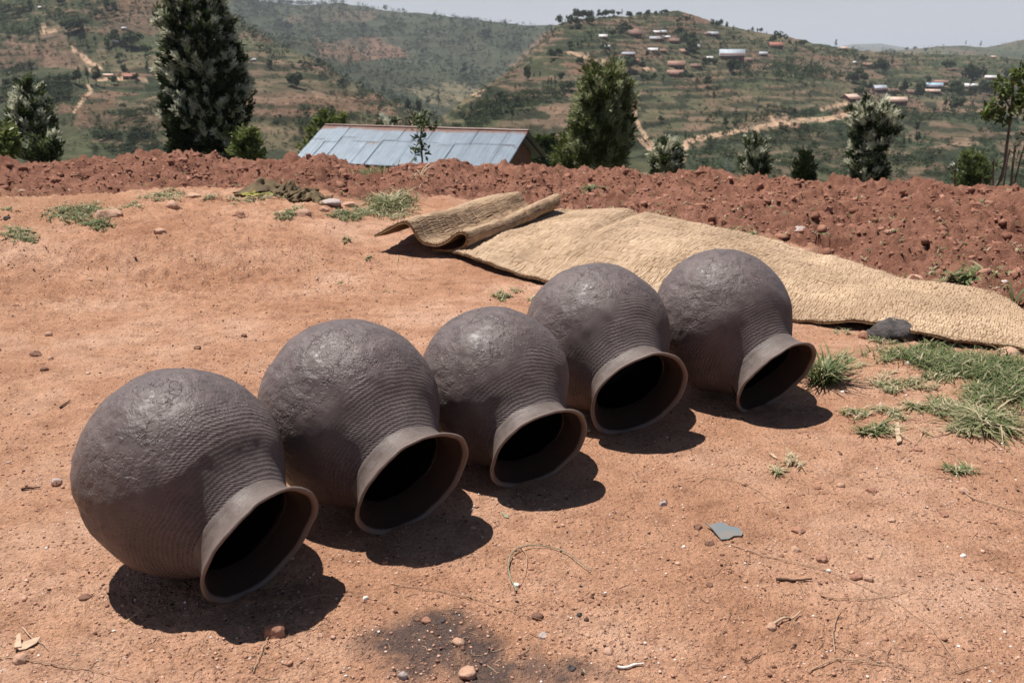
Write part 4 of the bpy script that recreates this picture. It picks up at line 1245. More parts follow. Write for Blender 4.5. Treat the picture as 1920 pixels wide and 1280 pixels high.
sapling('loose_tree', 'thin bent tree with sparse sunlit leaves at the right edge', 'tree',
        [([(1862, 356, 0), (1878, 335, 0), (1884, 310, 0), (1888, 270, 0), (1893, 235, 0), (1897, 200, 0), (1899, 165, 0), (1902, 140, 0)], 0.040, 0.012),
         ([(1893, 235, 0), (1870, 212, 0), (1852, 205, 0)], 0.015, 0.006), ([(1896, 205, 0), (1880, 180, 0), (1872, 165, 0)], 0.015, 0.006), ([(1897, 210, 0), (1918, 190, 0.1), (1932, 168, 0.1)], 0.015, 0.006)],
        [(1850, 212, 16), (1865, 205, 18), (1878, 225, 18), (1890, 222, 16), (1872, 180, 18), (1885, 165, 20), (1900, 150, 20), (1915, 160, 20), (1870, 158, 12), (1862, 185, 12), (1912, 190, 18), (1900, 178, 14), (1925, 175, 20), (1930, 205, 18), (1918, 225, 14), (1935, 145, 16), (1912, 135, 12), (1848, 225, 8)],
        15.5, LEAF_BROAD, 42, 0.095, 0.024, 8, tint0=0.55)
sapling('pruned_tree', 'cluster of thin pruned trunks with few leaves at the right edge', 'tree',
        [([(1895, 356, 0), (1897, 330, 0), (1900, 300, 0), (1903, 272, 0)], 0.030, 0.014), ([(1880, 356, 0), (1884, 330, 0), (1888, 300, 0), (1893, 280, 0)], 0.022, 0.012),
         ([(1898, 356, 0), (1908, 325, 0), (1914, 290, 0), (1925, 265, 0)], 0.022, 0.010), ([(1862, 350, 0), (1861, 320, 0), (1863, 300, 0)], 0.022, 0.014), ([(1845, 352, 0), (1843, 335, 0)], 0.014, 0.010),
         ([(1903, 275, 0), (1918, 262, 0), (1930, 255, 0)], 0.010, 0.005)],
        [(1864, 312, 6), (1908, 296, 5), (1925, 262, 6)], 15.0, LEAF_DARK, 43, 0.07, 0.016, 5)
sapling('bare_stump_pole', 'short dark pruned stem left of the light green shrub', 'stump',
        [([(1791, 346, 0), (1789, 325, 0), (1792, 306, 0)], 0.020, 0.011)], [(1790, 330, 6), (1791, 312, 5)], 15.0, LEAF_DARK, 44, 0.07, 0.016, 4)

# ------------------------------------------------------------------ the village and farms on the slopes
def flat(name, c, rough=0.85, metal=0.0):
    m, t = newmat(name)
    b = principled(t, rough, 0.3)
    co = geopos(t)
    t.links.new(ramp(t, noise(t, co, 0.8, 4), [(0.3, tuple(x * 0.78 for x in c)), (0.7, tuple(min(x * 1.15, 0.95) for x in c))]), b.inputs['Base Color'])
    b.inputs['Metallic'].default_value = metal
    return m
RM = {'white': flat('white_metal_roof', (0.58, 0.59, 0.60), 0.5), 'pale': flat('pale_metal_roof', (0.32, 0.36, 0.40), 0.5), 'blue': flat('blue_metal_roof', (0.30, 0.42, 0.52), 0.5),
      'tile': flat('clay_tile_roof', (0.26, 0.15, 0.11)), 'tan': flat('tan_roof', (0.50, 0.36, 0.28)), 'red': flat('red_tile_roof', (0.28, 0.11, 0.075)), 'brown': flat('brown_roof', (0.17, 0.105, 0.08))}
WALLB = flat('far_brick_wall', (0.17, 0.082, 0.060)); WALLT = flat('far_mud_wall', (0.30, 0.165, 0.115)); DOORM = flat('far_opening', (0.03, 0.025, 0.02))
FAR_GROUP = None
def farhouse(px, py, wpx, hpx, roof, label, wall=None, yaw=0.0, depth=None, doors=2, sink=0.3):
    """px,py: middle of the foot of the front wall in the photograph"""
    P, ok = raycast(px, py, 60)
    P = P[0]; r = math.hypot(P[0], P[1]); s = r / F * 1.02
    W = wpx * s; H_ = hpx * s; D_ = depth * s if depth else min(max(W * 0.5, 4.0), 7.5)
    hw = H_ * 0.52; hr = H_ * 0.48
    az = math.atan2(P[0], P[1])
    root = tag(empty('farmhouse', P, -az + math.radians(yaw)), label, 'house', 'farmhouses scattered over the hillsides')
    wx = W / 2 * 0.94; wd = D_ / 2 * 0.92
    V = np.array([(x, y, z) for x in (-wx, wx) for (y, z) in ((-wd, -1.5), (wd, -1.5), (wd, hw), (0, hw + hr * 0.93), (-wd, hw))]) + [0, wd, 0]
    me = bpy.data.meshes.new('wall')
    me.from_pydata(V.tolist(), [], [(0, 4, 3, 2, 1), (5, 6, 7, 8, 9), (0, 1, 6, 5), (1, 2, 7, 6), (2, 3, 8, 7), (3, 4, 9, 8), (4, 0, 5, 9)])
    me.materials.append(wall or WALLB)
    link('wall', me, root)
    for sd in (1, -1):
        e = -sd * (D_ / 2); 
        V = np.array([(-W / 2, 0, hw + hr), (W / 2, 0, hw + hr), (W / 2, e, hw - hr * 0.12), (-W / 2, e, hw - hr * 0.12)]) + [0, wd, 0]
        V = np.concatenate([V, V - [0, 0, 0.12]])
        q = np.array([(0, 1, 2, 3), (4, 7, 6, 5), (0, 4, 5, 1), (1, 5, 6, 2), (2, 6, 7, 3), (3, 7, 4, 0)])
        link('roof', mesh('roof', V, q, RM[roof]), root)
    if wpx > 13:
        for i in range(doors):
            xx = (i + 0.5) / doors * W * 0.8 - W * 0.4
            V, q = boxv(xx - 0.45, xx + 0.45, -0.06, 0.02, 0.0, min(1.9, hw * 0.75))
            link('door', mesh('door', V, q, DOORM), root)
    return root
HS = [
 (1372, 116, 44, 20, 'pale', 'large brick house with a wide pale metal roof, biggest on the village hill', WALLB, 0, None, 4),
 (1404, 117, 14, 8, 'brown', 'low brick annex touching the right end of the big pale roofed house', WALLB, 0, None, 1),
 (1131, 76, 15, 8, 'white', 'small white roofed house, upper left of the village hill', WALLT, 5, None, 1),
 (1137, 94, 12, 8, 'white', 'small white roofed house just above the pale hill track', WALLT, 0, None, 1),
 (1190, 72, 24, 13, 'brown', 'brown tiled house with red roof piece behind it, upper village', WALLB, -4, None, 2),
 (1193, 64, 10, 6, 'red', 'tiny bright red gable above the brown tiled house', WALLB, 8, None, 1),
 (1231, 65, 13, 6, 'white', 'small white roofed house in the upper middle of the village', WALLT, 0, None, 1),
 (1246, 66, 11, 8, 'pale', 'small dark walled house with half white roof under the hilltop', WALLB, 25, None, 1),
 (1228, 79, 19, 8, 'pale', 'pale roofed house with tan wall near the village centre', WALLT, 3, None, 2),
 (1241, 80, 9, 7, 'brown', 'dark brown shed right of the tan walled pale roofed house', WALLB, 20, None, 1),
 (1250, 73, 14, 5, 'white', 'narrow white roof strip just below the half white roofed house', WALLT, 0, None, 1),
 (1265, 83, 19, 10, 'brown', 'brown tiled house left of the tall green village tree', WALLB, 10, None, 2),
 (1224, 101, 18, 8, 'white', 'brightest white roofed house with a brick wall at its right', WALLT, 0, None, 1),
 (1243, 103, 11, 8, 'brown', 'brick hut touching the brightest white roof', WALLB, 0, None, 1),
 (1178, 106, 24, 7, 'pale', 'bluish roofed long house low on the left of the village', WALLB, -3, None, 2),
 (1190, 119, 16, 8, 'red', 'reddish brown hut above the top of the bushy olive tree', WALLB, 6, None, 1),
 (1283, 103, 19, 9, 'tile', 'brown tiled house left of the tall tree in mid village', WALLB, 0, None, 2),
 (1306, 94, 13, 9, 'pale', 'pale roofed house right of the tall green village tree', WALLB, 15, None, 1),
 (1330, 113, 13, 6, 'white', 'small white roofed hut left of the biggest house', WALLT, 0, None, 1),
 (1336, 69, 20, 8, 'pale', 'pale metal roofed house high on the right shoulder of the hill', WALLB, -5, None, 2),
 (1324, 68, 8, 6, 'brown', 'dark hut at the left end of the pale roof on the right shoulder', WALLB, 0, None, 1),
 (1268, 131, 31, 14, 'tile', 'upper of two long brown tiled houses below the village', WALLB, 0, None, 3),
 (1266, 146, 30, 13, 'tile', 'lower of two long brown tiled houses below the village', WALLB, 2, None, 3),
 (1304, 131, 19, 8, 'brown', 'low brown roofed hut right of the upper long tiled house', WALLB, 0, None, 1),
 (1431, 107, 15, 8, 'pale', 'pale roofed house half hidden right of the biggest house', WALLB, 0, None, 1),
 (1456, 92, 24, 11, 'red', 'dark red tiled house on the shoulder beneath a round tree', WALLB, 18, None, 2),
 (1582, 95, 13, 6, 'tan', 'small tan roofed hut on the skyline right of the hill', WALLB, 0, None, 1),
 (1625, 127, 19, 7, 'tile', 'low tiled house between two round trees on the terraced fields', WALLB, 0, None, 2),
 (1652, 176, 24, 13, 'pale', 'house with slanting pale metal roof above the two tan gabled houses', WALLB, 32, None, 2),
 (1678, 177, 24, 9, 'brown', 'long brown walled house right of the slanting pale roof', WALLB, 4, None, 2),
 (1604, 194, 30, 13, 'tan', 'brown gabled house at the left of the tan roofed pair', WALLB, 50, 26, 1),
 (1682, 199, 34, 13, 'tan', 'dark walled house with tan roof above the dark flowering tree', WALLB, 14, None, 2),
 (1707, 178, 18, 8, 'brown', 'brown hut hidden among trees right of centre', WALLB, 0, None, 1),
 (1752, 170, 27, 11, 'blue', 'house with a light blue metal roof, right hand village', WALLB, 8, None, 2),
 (1762, 159, 26, 7, 'tile', 'brown tiled house just above the light blue roof', WALLB, 0, None, 2),
 (1748, 178, 24, 7, 'tan', 'low tan roofed hut just below the light blue roof', WALLB, 0, None, 2),
 (1780, 172, 16, 8, 'brown', 'brown hut right of the light blue roof', WALLB, 0, None, 1),
 (1820, 168, 20, 9, 'white', 'white roofed house crossed by a tall round topped tree', WALLB, 4, None, 1),
 (1812, 178, 24, 7, 'brown', 'low brown hut below the white roof at the right', WALLB, 0, None, 2),
 (1857, 151, 18, 7, 'white', 'far white roofed house above the loose leaved tree', WALLT, 8, None, 1),
 (1771, 121, 6, 4, 'white', 'tiny white roof on the distant ridge at the right', WALLT, 0, None, 1),
 (1862, 110, 8, 4, 'tan', 'tiny tan roof on the distant ridge at the right', WALLT, 0, None, 1),
 (1602, 121, 5, 4, 'white', 'tiny white roof left of the round terrace tree', WALLT, 0, None, 1),
 (846, 31, 7, 5, 'white', 'leftmost tiny white roof on the far wooded skyline', WALLT, 0, None, 1),
 (897, 34, 7, 5, 'white', 'middle tiny white roof on the far wooded skyline', WALLT, 0, None, 1),
 (948, 44, 6, 4, 'white', 'rightmost tiny white roof on the far wooded skyline', WALLT, 0, None, 1),
 (77, 19, 8, 4, 'white', 'tiny white roof high on the left hillside', WALLT, 0, None, 1),
 (143, 43, 6, 4, 'white', 'tiny white roof among dark bushes on the left hillside', WALLT, 0, None, 1),
 (219, 86, 13, 7, 'pale', 'pale roofed house among trees on the left hillside', WALLB, 0, None, 1),
 (233, 60, 8, 5, 'pale', 'tiny pale roof above the pale roofed house, left hillside', WALLB, 0, None, 1),
 (243, 149, 22, 9, 'red', 'reddish mud house low on the left hillside beside the tall dark tree', WALLT, 0, None, 2),
 (203, 146, 16, 5, 'tan', 'low tan hut left of the reddish mud house', WALLT, 0, None, 1),
 (474, 117, 12, 6, 'pale', 'small pale roofed hut right of the tall dark tree', WALLB, 0, None, 1),
]
for a in HS: farhouse(*a)
SHORT = ['largest pale roofed brick house', 'low brick annex of that largest house', 'upper left white roof', 'white roof by the hill track', 'brown house with red gable', 'tiny red gable', 'white roof in the upper village', 'half white roof under the hilltop', 'tan walled pale roofed house', 'dark shed in mid village', 'narrow white roof strip', 'brown house left of the tall village tree', 'brightest white village roof', 'brick hut by the brightest roof', 'long bluish roof', 'reddish hut above the bushy tree', 'brown tiled house in mid village', 'small pale roof in mid village', 'white hut left of the largest house', 'pale roof on the right shoulder', 'dark hut on the right shoulder', 'upper long tiled house', 'lower long tiled house', 'low hut by the long tiled houses', 'half hidden pale roof', 'dark red house on the shoulder', 'tan hut on the skyline', 'tiled house on the terraces', 'slanting pale roof', 'long brown walled house', 'brown gabled house', 'tan roofed dark house', 'brown hut among trees', 'light blue roof', 'roof above the light blue one', 'low tan roofed hut', 'brown hut by the light blue roof', 'white roof at the right', 'low hut at the right', 'far white roof at the right', 'tiny white roof on the distant ridge', 'tiny tan roof on the distant ridge', 'tiny white roof on the terraces', 'leftmost tiny skyline roof', 'middle tiny skyline roof', 'rightmost tiny skyline roof', 'highest tiny roof on the left slope', 'tiny roof among left slope bushes', 'pale roof on the left slope', 'upper pale roof on the left slope', 'reddish house on the left slope', 'low tan hut on the left slope', 'hut right of the tall dark tree']
KP = {'poplar': 'slim upright tree', 'round': 'round crowned tree', 'wide': 'low spreading tree', 'cone': 'tapering tree'}
def tree_label(a, b, h, kd, zone):
    best = None
    for i, s in enumerate(HS):
        dx = a - s[0]; dy = b - s[1]
        d = math.hypot(dx, dy * 1.6)
        if best is None or d < best[0]: best = (d, i, dx, dy)
    d, i, dx, dy = best
    size = 'small ' if h < 12 else ('tall ' if h > 23 else '')
    if d > 75: return size + KP[kd] + ' ' + zone
    near = 'close ' if d < 22 else ('further ' if d < 45 else 'well ')
    rel = ('left of' if dx < 0 else 'right of') if abs(dx) > abs(dy) * 1.3 else ('above' if dy < 0 else 'below')
    out = size + KP[kd] + ' ' + near + rel + ' the ' + SHORT[i]
    return out if len(out.split()) <= 13 else size + KP[kd] + ' ' + rel + ' the ' + SHORT[i]


# ---- trees on the slopes: counted ones are objects, woods are a mass
def tuft(rng, kind, n):
    """unit tree (height 1) made of many small leaf-clump faces; z from 0 to 1"""
    if kind == 'poplar': w0, z0 = 0.15, 0.08
    elif kind == 'round': w0, z0 = 0.40, 0.22
    elif kind == 'wide': w0, z0 = 0.52, 0.26
    else: w0, z0 = 0.28, 0.12
    nl = {'poplar': 5, 'round': 9, 'wide': 12, 'cone': 7}[kind]
    lob = np.stack([w0 * 0.55 * rng.normal(size=nl), w0 * 0.55 * rng.normal(size=nl), z0 + (1 - z0) * (0.25 + 0.6 * rng.random(nl))], 1)
    if kind in ('poplar', 'cone'): lob[:, :2] *= (1.15 - lob[:, 2:3]) * 0.9
    lr = w0 * (0.42 + 0.25 * rng.random(nl))
    i = rng.integers(0, nl, n)
    d = nrmz(rng.normal(size=(n, 3)))
    c = lob[i] + d * lr[i, None] * (0.75 + 0.35 * rng.random((n, 1))) * np.array([1, 1, 0.9 if kind != 'poplar' else 1.9])
    c[:, 2] = np.clip(c[:, 2], z0 * 0.6, 1.02)
    s = nrmz(np.cross(d, rng.normal(size=(n, 3)))); s2 = np.cross(d, s) + 0.4 * d * rng.normal(size=(n, 1))
    sz = (w0 * 0.22 * (0.6 + 0.8 * rng.random((n, 1))))
    V = np.stack([c + s * sz, c - s * sz * 0.6 + s2 * sz, c - s * sz * 0.5 - s2 * sz], 1).reshape(-1, 3)
    t = np.repeat(0.35 + 0.3 * (c[:, 2] * 0.0 + rng.random(n)), 3)
    return V, t
FARLEAF = tinted('far_leaves', [(0.0, (0.018, 0.028, 0.013)), (0.35, (0.036, 0.052, 0.024)), (0.7, (0.075, 0.098, 0.045)), (1.0, (0.14, 0.16, 0.075))], 0.8, 0.1, 0.25)
trng = np.random.default_rng(77)
TEMPL = {}
for kd, nn in (('round', 260), ('poplar', 170), ('wide', 320), ('cone', 200)):
    TEMPL[kd] = []
    for v_ in range(3):
        V, t = tuft(trng, kd, nn)
        Vt, qt = tube([(0, 0, -0.25), (0, 0, 0.5)], [0.022, 0.012], 5)
        nV = len(V)
        me = mesh('crown', np.concatenate([V, Vt]), [np.arange(nV).reshape(-1, 3), qt + nV], FARLEAF, col=np.concatenate([t, np.full(len(Vt), 0.15)]))
        TEMPL[kd].append(me)
FT = {'dark trees on the left hillside': ('out on the open left hillside', [
  (130, 84, 18, 'poplar'), (152, 86, 20, 'poplar'), (166, 99, 22, 'poplar'), (179, 84, 12, 'cone'), (200, 86, 18, 'poplar'), (277, 138, 34, 'poplar'), (214, 84, 24, 'round'), (204, 92, 16, 'round'), (230, 88, 16, 'round'), (247, 90, 24, 'wide'),
  (150, 162, 32, 'poplar'), (143, 160, 24, 'cone'), (166, 158, 28, 'poplar'), (181, 160, 32, 'cone'), (214, 160, 16, 'round'), (225, 118, 14, 'round'), (232, 140, 16, 'round'), (256, 150, 11, 'round'), (183, 35, 14, 'round'), (218, 30, 22, 'cone'),
  (203, 20, 18, 'cone'), (196, 18, 14, 'poplar'), (55, 13, 10, 'round'), (128, 62, 18, 'wide'), (146, 62, 20, 'wide'), (113, 12, 14, 'round'), (272, 104, 18, 'round'), (30, 160, 14, 'round'), (12, 165, 14, 'round'), (58, 130, 12, 'round'), (232, 205, 10, 'round'), (243, 66, 8, 'round')]),
 'trees beside the far valley': ('in the valley below the far woods', [
  (765, 217, 30, 'cone'), (785, 220, 34, 'cone'), (775, 212, 22, 'poplar'), (822, 206, 32, 'poplar'), (508, 131, 16, 'round'), (540, 62, 20, 'round'), (607, 130, 16, 'poplar'), (598, 122, 12, 'round'), (870, 145, 26, 'cone'), (887, 148, 16, 'poplar'),
  (552, 165, 24, 'wide'), (541, 145, 10, 'poplar'), (960, 232, 34, 'poplar'), (884, 216, 20, 'poplar'), (912, 222, 16, 'poplar'), (680, 60, 14, 'round'), (912, 70, 14, 'wide'), (802, 200, 18, 'cone'), (640, 160, 12, 'round'), (720, 178, 18, 'cone')]),
 'trees on the slope left of the village': ('on the slope left of the village hill', [
  (1035, 112, 18, 'round'), (986, 150, 24, 'round'), (990, 152, 22, 'poplar'), (1001, 150, 14, 'poplar'), (1012, 148, 14, 'poplar'), (1052, 154, 18, 'round'), (1028, 165, 20, 'poplar'), (1034, 166, 20, 'poplar'), (1041, 162, 20, 'poplar'),
  (1068, 172, 18, 'round'), (1056, 172, 14, 'round'), (1018, 168, 12, 'poplar'), (966, 172, 14, 'poplar'), (975, 170, 12, 'poplar'), (1083, 90, 16, 'poplar'), (1068, 95, 16, 'round'), (1048, 104, 12, 'wide'), (1000, 190, 16, 'cone'), (940, 192, 18, 'round'), (930, 205, 22, 'poplar')]),
 'trees along the village hill skyline': ('on the skyline of the village hill', [
  (1082, 29, 9, 'round'), (1048, 37, 6, 'round'), (1069, 32, 4, 'round'), (1095, 31, 8, 'wide'), (1107, 31, 8, 'round'), (1122, 30, 11, 'cone'), (1135, 31, 9, 'wide'), (1150, 30, 10, 'round'), (1159, 30, 6, 'round'), (1166, 30, 11, 'poplar'), (1180, 31, 7, 'wide'),
  (1200, 31, 7, 'wide'), (1214, 31, 11, 'round'), (1229, 30, 8, 'round'), (1240, 29, 8, 'round'), (1248, 28, 7, 'wide'), (1337, 50, 12, 'round'), (1350, 52, 14, 'round'), (1362, 56, 13, 'cone'), (1375, 62, 13, 'poplar'), (1344, 52, 10, 'round'), (1411, 60, 8, 'cone'), (1420, 62, 8, 'cone'), (1427, 62, 9, 'round'), (1480, 88, 12, 'cone'), (1492, 88, 10, 'cone'), (1506, 88, 10, 'wide')]),
 'trees around the village houses': ('on the fields below the village', [
  (1290, 94, 30, 'round'), (1298, 106, 22, 'round'), (1277, 68, 14, 'wide'), (1173, 66, 22, 'round'), (1166, 68, 14, 'round'), (1149, 70, 14, 'round'), (1174, 134, 22, 'wide'), (1205, 130, 14, 'round'), (1204, 120, 16, 'poplar'), (1213, 114, 18, 'cone'), (1375, 138, 22, 'wide'), (1395, 132, 12, 'wide'),
  (1325, 164, 18, 'round'), (1243, 158, 18, 'poplar'), (1205, 152, 14, 'round'), (1225, 152, 14, 'round'), (1215, 155, 12, 'cone'), (1295, 152, 14, 'round'), (1283, 150, 12, 'wide'), (1106, 46, 12, 'wide'), (1078, 52, 16, 'wide'), (1083, 56, 10, 'wide'), (1150, 40, 14, 'poplar'), (1287, 44, 12, 'round'), (1273, 46, 10, 'round'), (1270, 58, 12, 'poplar'), (1452, 126, 18, 'poplar'),
  (1455, 84, 22, 'round'), (1340, 122, 10, 'wide'), (1325, 122, 12, 'wide'), (1134, 98, 14, 'round'), (1088, 122, 12, 'wide'), (1345, 68, 8, 'round'), (1375, 76, 8, 'round'), (1300, 74, 10, 'round'), (1162, 120, 12, 'wide'), (1338, 195, 26, 'poplar'), (1360, 240, 22, 'cone'), (1285, 262, 18, 'poplar'), (1240, 230, 12, 'round'), (1398, 230, 20, 'poplar')]),
 'trees around the right hand village': ('on the terraces at the right', [
  (1612, 158, 26, 'round'), (1600, 156, 16, 'wide'), (1616, 119, 14, 'round'), (1646, 138, 24, 'round'), (1655, 138, 20, 'round'), (1672, 126, 18, 'poplar'), (1697, 142, 16, 'poplar'), (1567, 92, 16, 'poplar'), (1521, 124, 18, 'poplar'), (1630, 175, 20, 'cone'), (1610, 178, 12, 'wide'), (1652, 230, 22, 'poplar'),
  (1693, 184, 32, 'cone'), (1720, 186, 26, 'round'), (1740, 160, 14, 'round'), (1786, 182, 26, 'round'), (1798, 184, 20, 'round'), (1820, 164, 40, 'round'), (1820, 186, 20, 'round'), (1850, 178, 22, 'wide'), (1838, 178, 22, 'cone'), (1872, 178, 20, 'wide'), (1790, 210, 24, 'round'), (1800, 206, 22, 'round'), (1772, 210, 26, 'poplar'), (1823, 206, 18, 'poplar'),
  (1775, 132, 14, 'wide'), (1770, 176, 10, 'round'), (1718, 250, 22, 'cone'), (1694, 275, 24, 'poplar'), (1720, 272, 22, 'cone'), (1890, 150, 14, 'round'), (1735, 100, 9, 'round'), (1810, 88, 10, 'poplar'), (1838, 88, 9, 'poplar'), (1700, 97, 7, 'round'), (1715, 96, 7, 'round'), (1655, 95, 5, 'round')])}
ORD = ['first', 'second', 'third', 'fourth', 'fifth', 'sixth', 'seventh', 'eighth', 'ninth', 'tenth', 'eleventh', 'twelfth', 'thirteenth', 'fourteenth']
TL = {}
for gname, (lab, lst) in FT.items():
    for a, b, h, kd in lst: TL.setdefault(tree_label(a, b, h, kd, lab), []).append((a, b))

def final_label(l, a, b):
    v = sorted(set(TL[l]))
    if len(v) == 1: return l
    if len(v) == 2: return l + (', left one' if v.index((a, b)) == 0 else ', right one')
    return l + ', ' + ORD[v.index((a, b))] + ' from left'
for gname, (lab, lst) in FT.items():
    arr = np.array([(a, b) for a, b, _, _ in lst], float)
    P, ok = raycast(arr[:, 0], arr[:, 1], 60)
    for i, (a, b, h, kd) in enumerate(lst):
        h0 = h
        if not ok[i]:
            # just over the skyline: step down until the slope is met
            for dd in (3, 6, 10, 15):
                p2, o2 = raycast(a, b + dd, 60)
                if o2[0]: P[i] = p2[0]; h += dd; break
            else: continue
        s = h * math.hypot(P[i][0], P[i][1]) / F * 1.04
        o = link('hillside_tree', TEMPL[kd][i % 3])
        o.location = P[i] - [0, 0, 0.1]
        k_ = {'poplar': 1.0, 'round': 0.85, 'wide': 1.0, 'cone': 0.95}[kd]
        o.scale = (s * k_ * (0.9 + 0.25 * trng.random()), s * k_ * (0.9 + 0.25 * trng.random()), s)
        o.rotation_euler = (0, 0, trng.random() * 6.28)
        tag(o, final_label(tree_label(a, b, h0, kd, lab), a, b), 'tree', gname)

def scatter(polys, seed, name, kinds, per):
    rng = np.random.default_rng(seed)
    units = [tuft(rng, k, per) for k in kinds for _ in range(4)]
    xs, ys, hs, ti, ki = [], [], [], [], []
    for poly, n, h0, h1, tn, kk in polys:
        P = np.array(poly, float); lo, hi = P.min(0), P.max(0)
        k = 0
        x = rng.uniform(lo[0], hi[0], n * 6); y = rng.uniform(lo[1], hi[1], n * 6)
        m = inpoly(x, y, poly) & (fbm(x / 22, y / 9, 3, seed + n) > -0.15 - 0.2 * (kk > 1))
        x = x[m][:n]; y = y[m][:n]
        xs.append(x); ys.append(y); hs.append(rng.uniform(h0, h1, len(x))); ti.append(np.full(len(x), tn)); ki.append(rng.integers(0, len(units), len(x)))
    x = np.concatenate(xs); y = np.concatenate(ys); h = np.concatenate(hs); tn = np.concatenate(ti); ki = np.concatenate(ki)
    P, ok = raycast(x, y, 60, n=700)
    P = P[ok]; h = h[ok]; tn = tn[ok]; ki = ki[ok]
    Vs, Ts = [], []
    for j, (V, t) in enumerate(units):
        m = ki == j
        if not m.any(): continue
        Pm = P[m]; r = np.hypot(Pm[:, 0], Pm[:, 1])
        s = (h[m] * r / F)[:, None, None]
        a = rng.random(m.sum()) * 6.28
        ca, sa = np.cos(a)[:, None], np.sin(a)[:, None]
        X = V[None, :, 0] * ca - V[None, :, 1] * sa; Y = V[None, :, 0] * sa + V[None, :, 1] * ca
        W = np.stack([X, Y, np.broadcast_to(V[None, :, 2], X.shape)], -1) * s * np.array([1.0, 1.0, 0.92]) + Pm[:, None] - [0, 0, 0.15]
        Vs.append(W.reshape(-1, 3)); Ts.append((t[None] - 0.35 + tn[m][:, None] + 0.10 * rng.normal(size=(m.sum(), 1))).ravel())
    V = np.concatenate(Vs); T = np.clip(np.concatenate(Ts), 0, 1)
    o = link(name, mesh(name, V, np.arange(len(V)).reshape(-1, 3), FARLEAF, col=T)); tag(o, kind='stuff')
scatter([([(430, 5), (640, 12), (800, 30), (1000, 52), (1060, 60), (980, 120), (880, 170), (700, 180), (560, 140), (430, 70)], 3600, 6, 13, .12, 2),
         ([(700, 175), (860, 160), (960, 130), (1000, 110), (1000, 130), (900, 190), (800, 215), (740, 200)], 300, 6, 12, .30, 2),
         ([(430, -2), (560, 6), (645, 8), (650, 16), (560, 16), (430, 12)], 160, 8, 14, .28, 2),
         ([(1560, 92), (1760, 90), (1920, 80), (1920, 135), (1700, 130), (1560, 110)], 420, 3, 7, .32, 2)], 301, 'far_woods', ['round', 'poplar', 'cone'], 30)
scatter([([(840, 235), (880, 200), (960, 180), (1080, 170), (1060, 190), (960, 215), (870, 262)], 330, 7, 17, .36, 1),
         ([(640, 150), (760, 190), (880, 260), (1010, 262), (980, 280), (560, 280), (560, 215), (640, 200)], 520, 7, 16, .38, 1),
         ([(180, 225), (240, 210), (300, 200), (300, 292), (170, 292)], 330, 7, 14, .30, 1),
         ([(70, 160), (130, 150), (140, 190), (100, 205), (60, 190)], 130, 8, 18, .22, 2),
         ([(0, 20), (70, 22), (80, 70), (0, 80)], 120, 6, 12, .40, 1), ([(0, 125), (60, 130), (70, 160), (0, 165)], 70, 7, 12, .3, 1), ([(0, 160), (70, 150), (70, 170), (0, 200)], 60, 7, 14, .4, 1),
         ([(420, 215), (560, 215), (560, 285), (420, 290)], 90, 5, 10, .32, 1), ([(240, 0), (430, 30), (430, 60), (250, 30)], 60, 6, 12, .3, 1),
         ([(0, 5), (300, 0), (430, 30), (600, 115), (760, 200), (800, 260), (500, 285), (0, 285)], 2200, 2.5, 8, .20, 2), ([(60, 0), (300, 20), (300, 60), (100, 50)], 90, 6, 12, .24, 2)], 302, 'hillside_thicket', ['round', 'cone', 'round'], 44)
scatter([([(1440, 125), (1470, 112), (1540, 130), (1580, 150), (1560, 162), (1450, 152)], 120, 10, 18, .42, 2),
         ([(1320, 215), (1480, 205), (1500, 222), (1400, 238), (1330, 245)], 90, 7, 15, .28, 2), ([(1480, 210), (1570, 212), (1570, 222), (1490, 226)], 45, 7, 12, .28, 2),
         ([(1290, 262), (1400, 250), (1560, 238), (1690, 222), (1700, 345), (1290, 330)], 900, 7, 15, .34, 2),
         ([(1690, 215), (1830, 208), (1830, 232), (1700, 235)], 110, 8, 14, .42, 2),
         ([(1840, 220), (1930, 225), (1930, 360), (1700, 350), (1700, 250), (1760, 262), (1830, 265)], 420, 7, 14, .32, 1),
         ([(1100, 40), (1320, 45), (1500, 95), (1440, 160), (1180, 160), (1080, 110)], 380, 3, 8, .34, 1), ([(1350, 60), (1520, 90), (1530, 110), (1400, 90)], 60, 4, 9, .3, 1),
         ([(1100, 62), (1180, 70), (1110, 100), (1080, 95)], 40, 6, 11, .3, 1), ([(1310, 128), (1440, 128), (1440, 150), (1330, 150)], 40, 7, 13, .32, 1),
         ([(1600, 160), (1700, 165), (1900, 170), (1900, 188), (1700, 190), (1600, 180)], 90, 7, 15, .32, 1), ([(1500, 95), (1580, 90), (1640, 130), (1600, 140)], 50, 5, 10, .34, 1), ([(1200, 250), (1280, 230), (1290, 330), (1180, 330)], 70, 5, 10, .36, 1),
         ([(1090, 35), (1300, 30), (1560, 92), (1900, 112), (1920, 200), (1300, 255), (1200, 170), (1090, 120)], 1900, 2.5, 8, .20, 2), ([(900, 190), (1080, 120), (1200, 180), (1240, 300), (1100, 280), (980, 262), (880, 262)], 300, 2, 6, .28, 2)],
        303, 'village_bushes', ['round', 'round', 'cone'], 44)
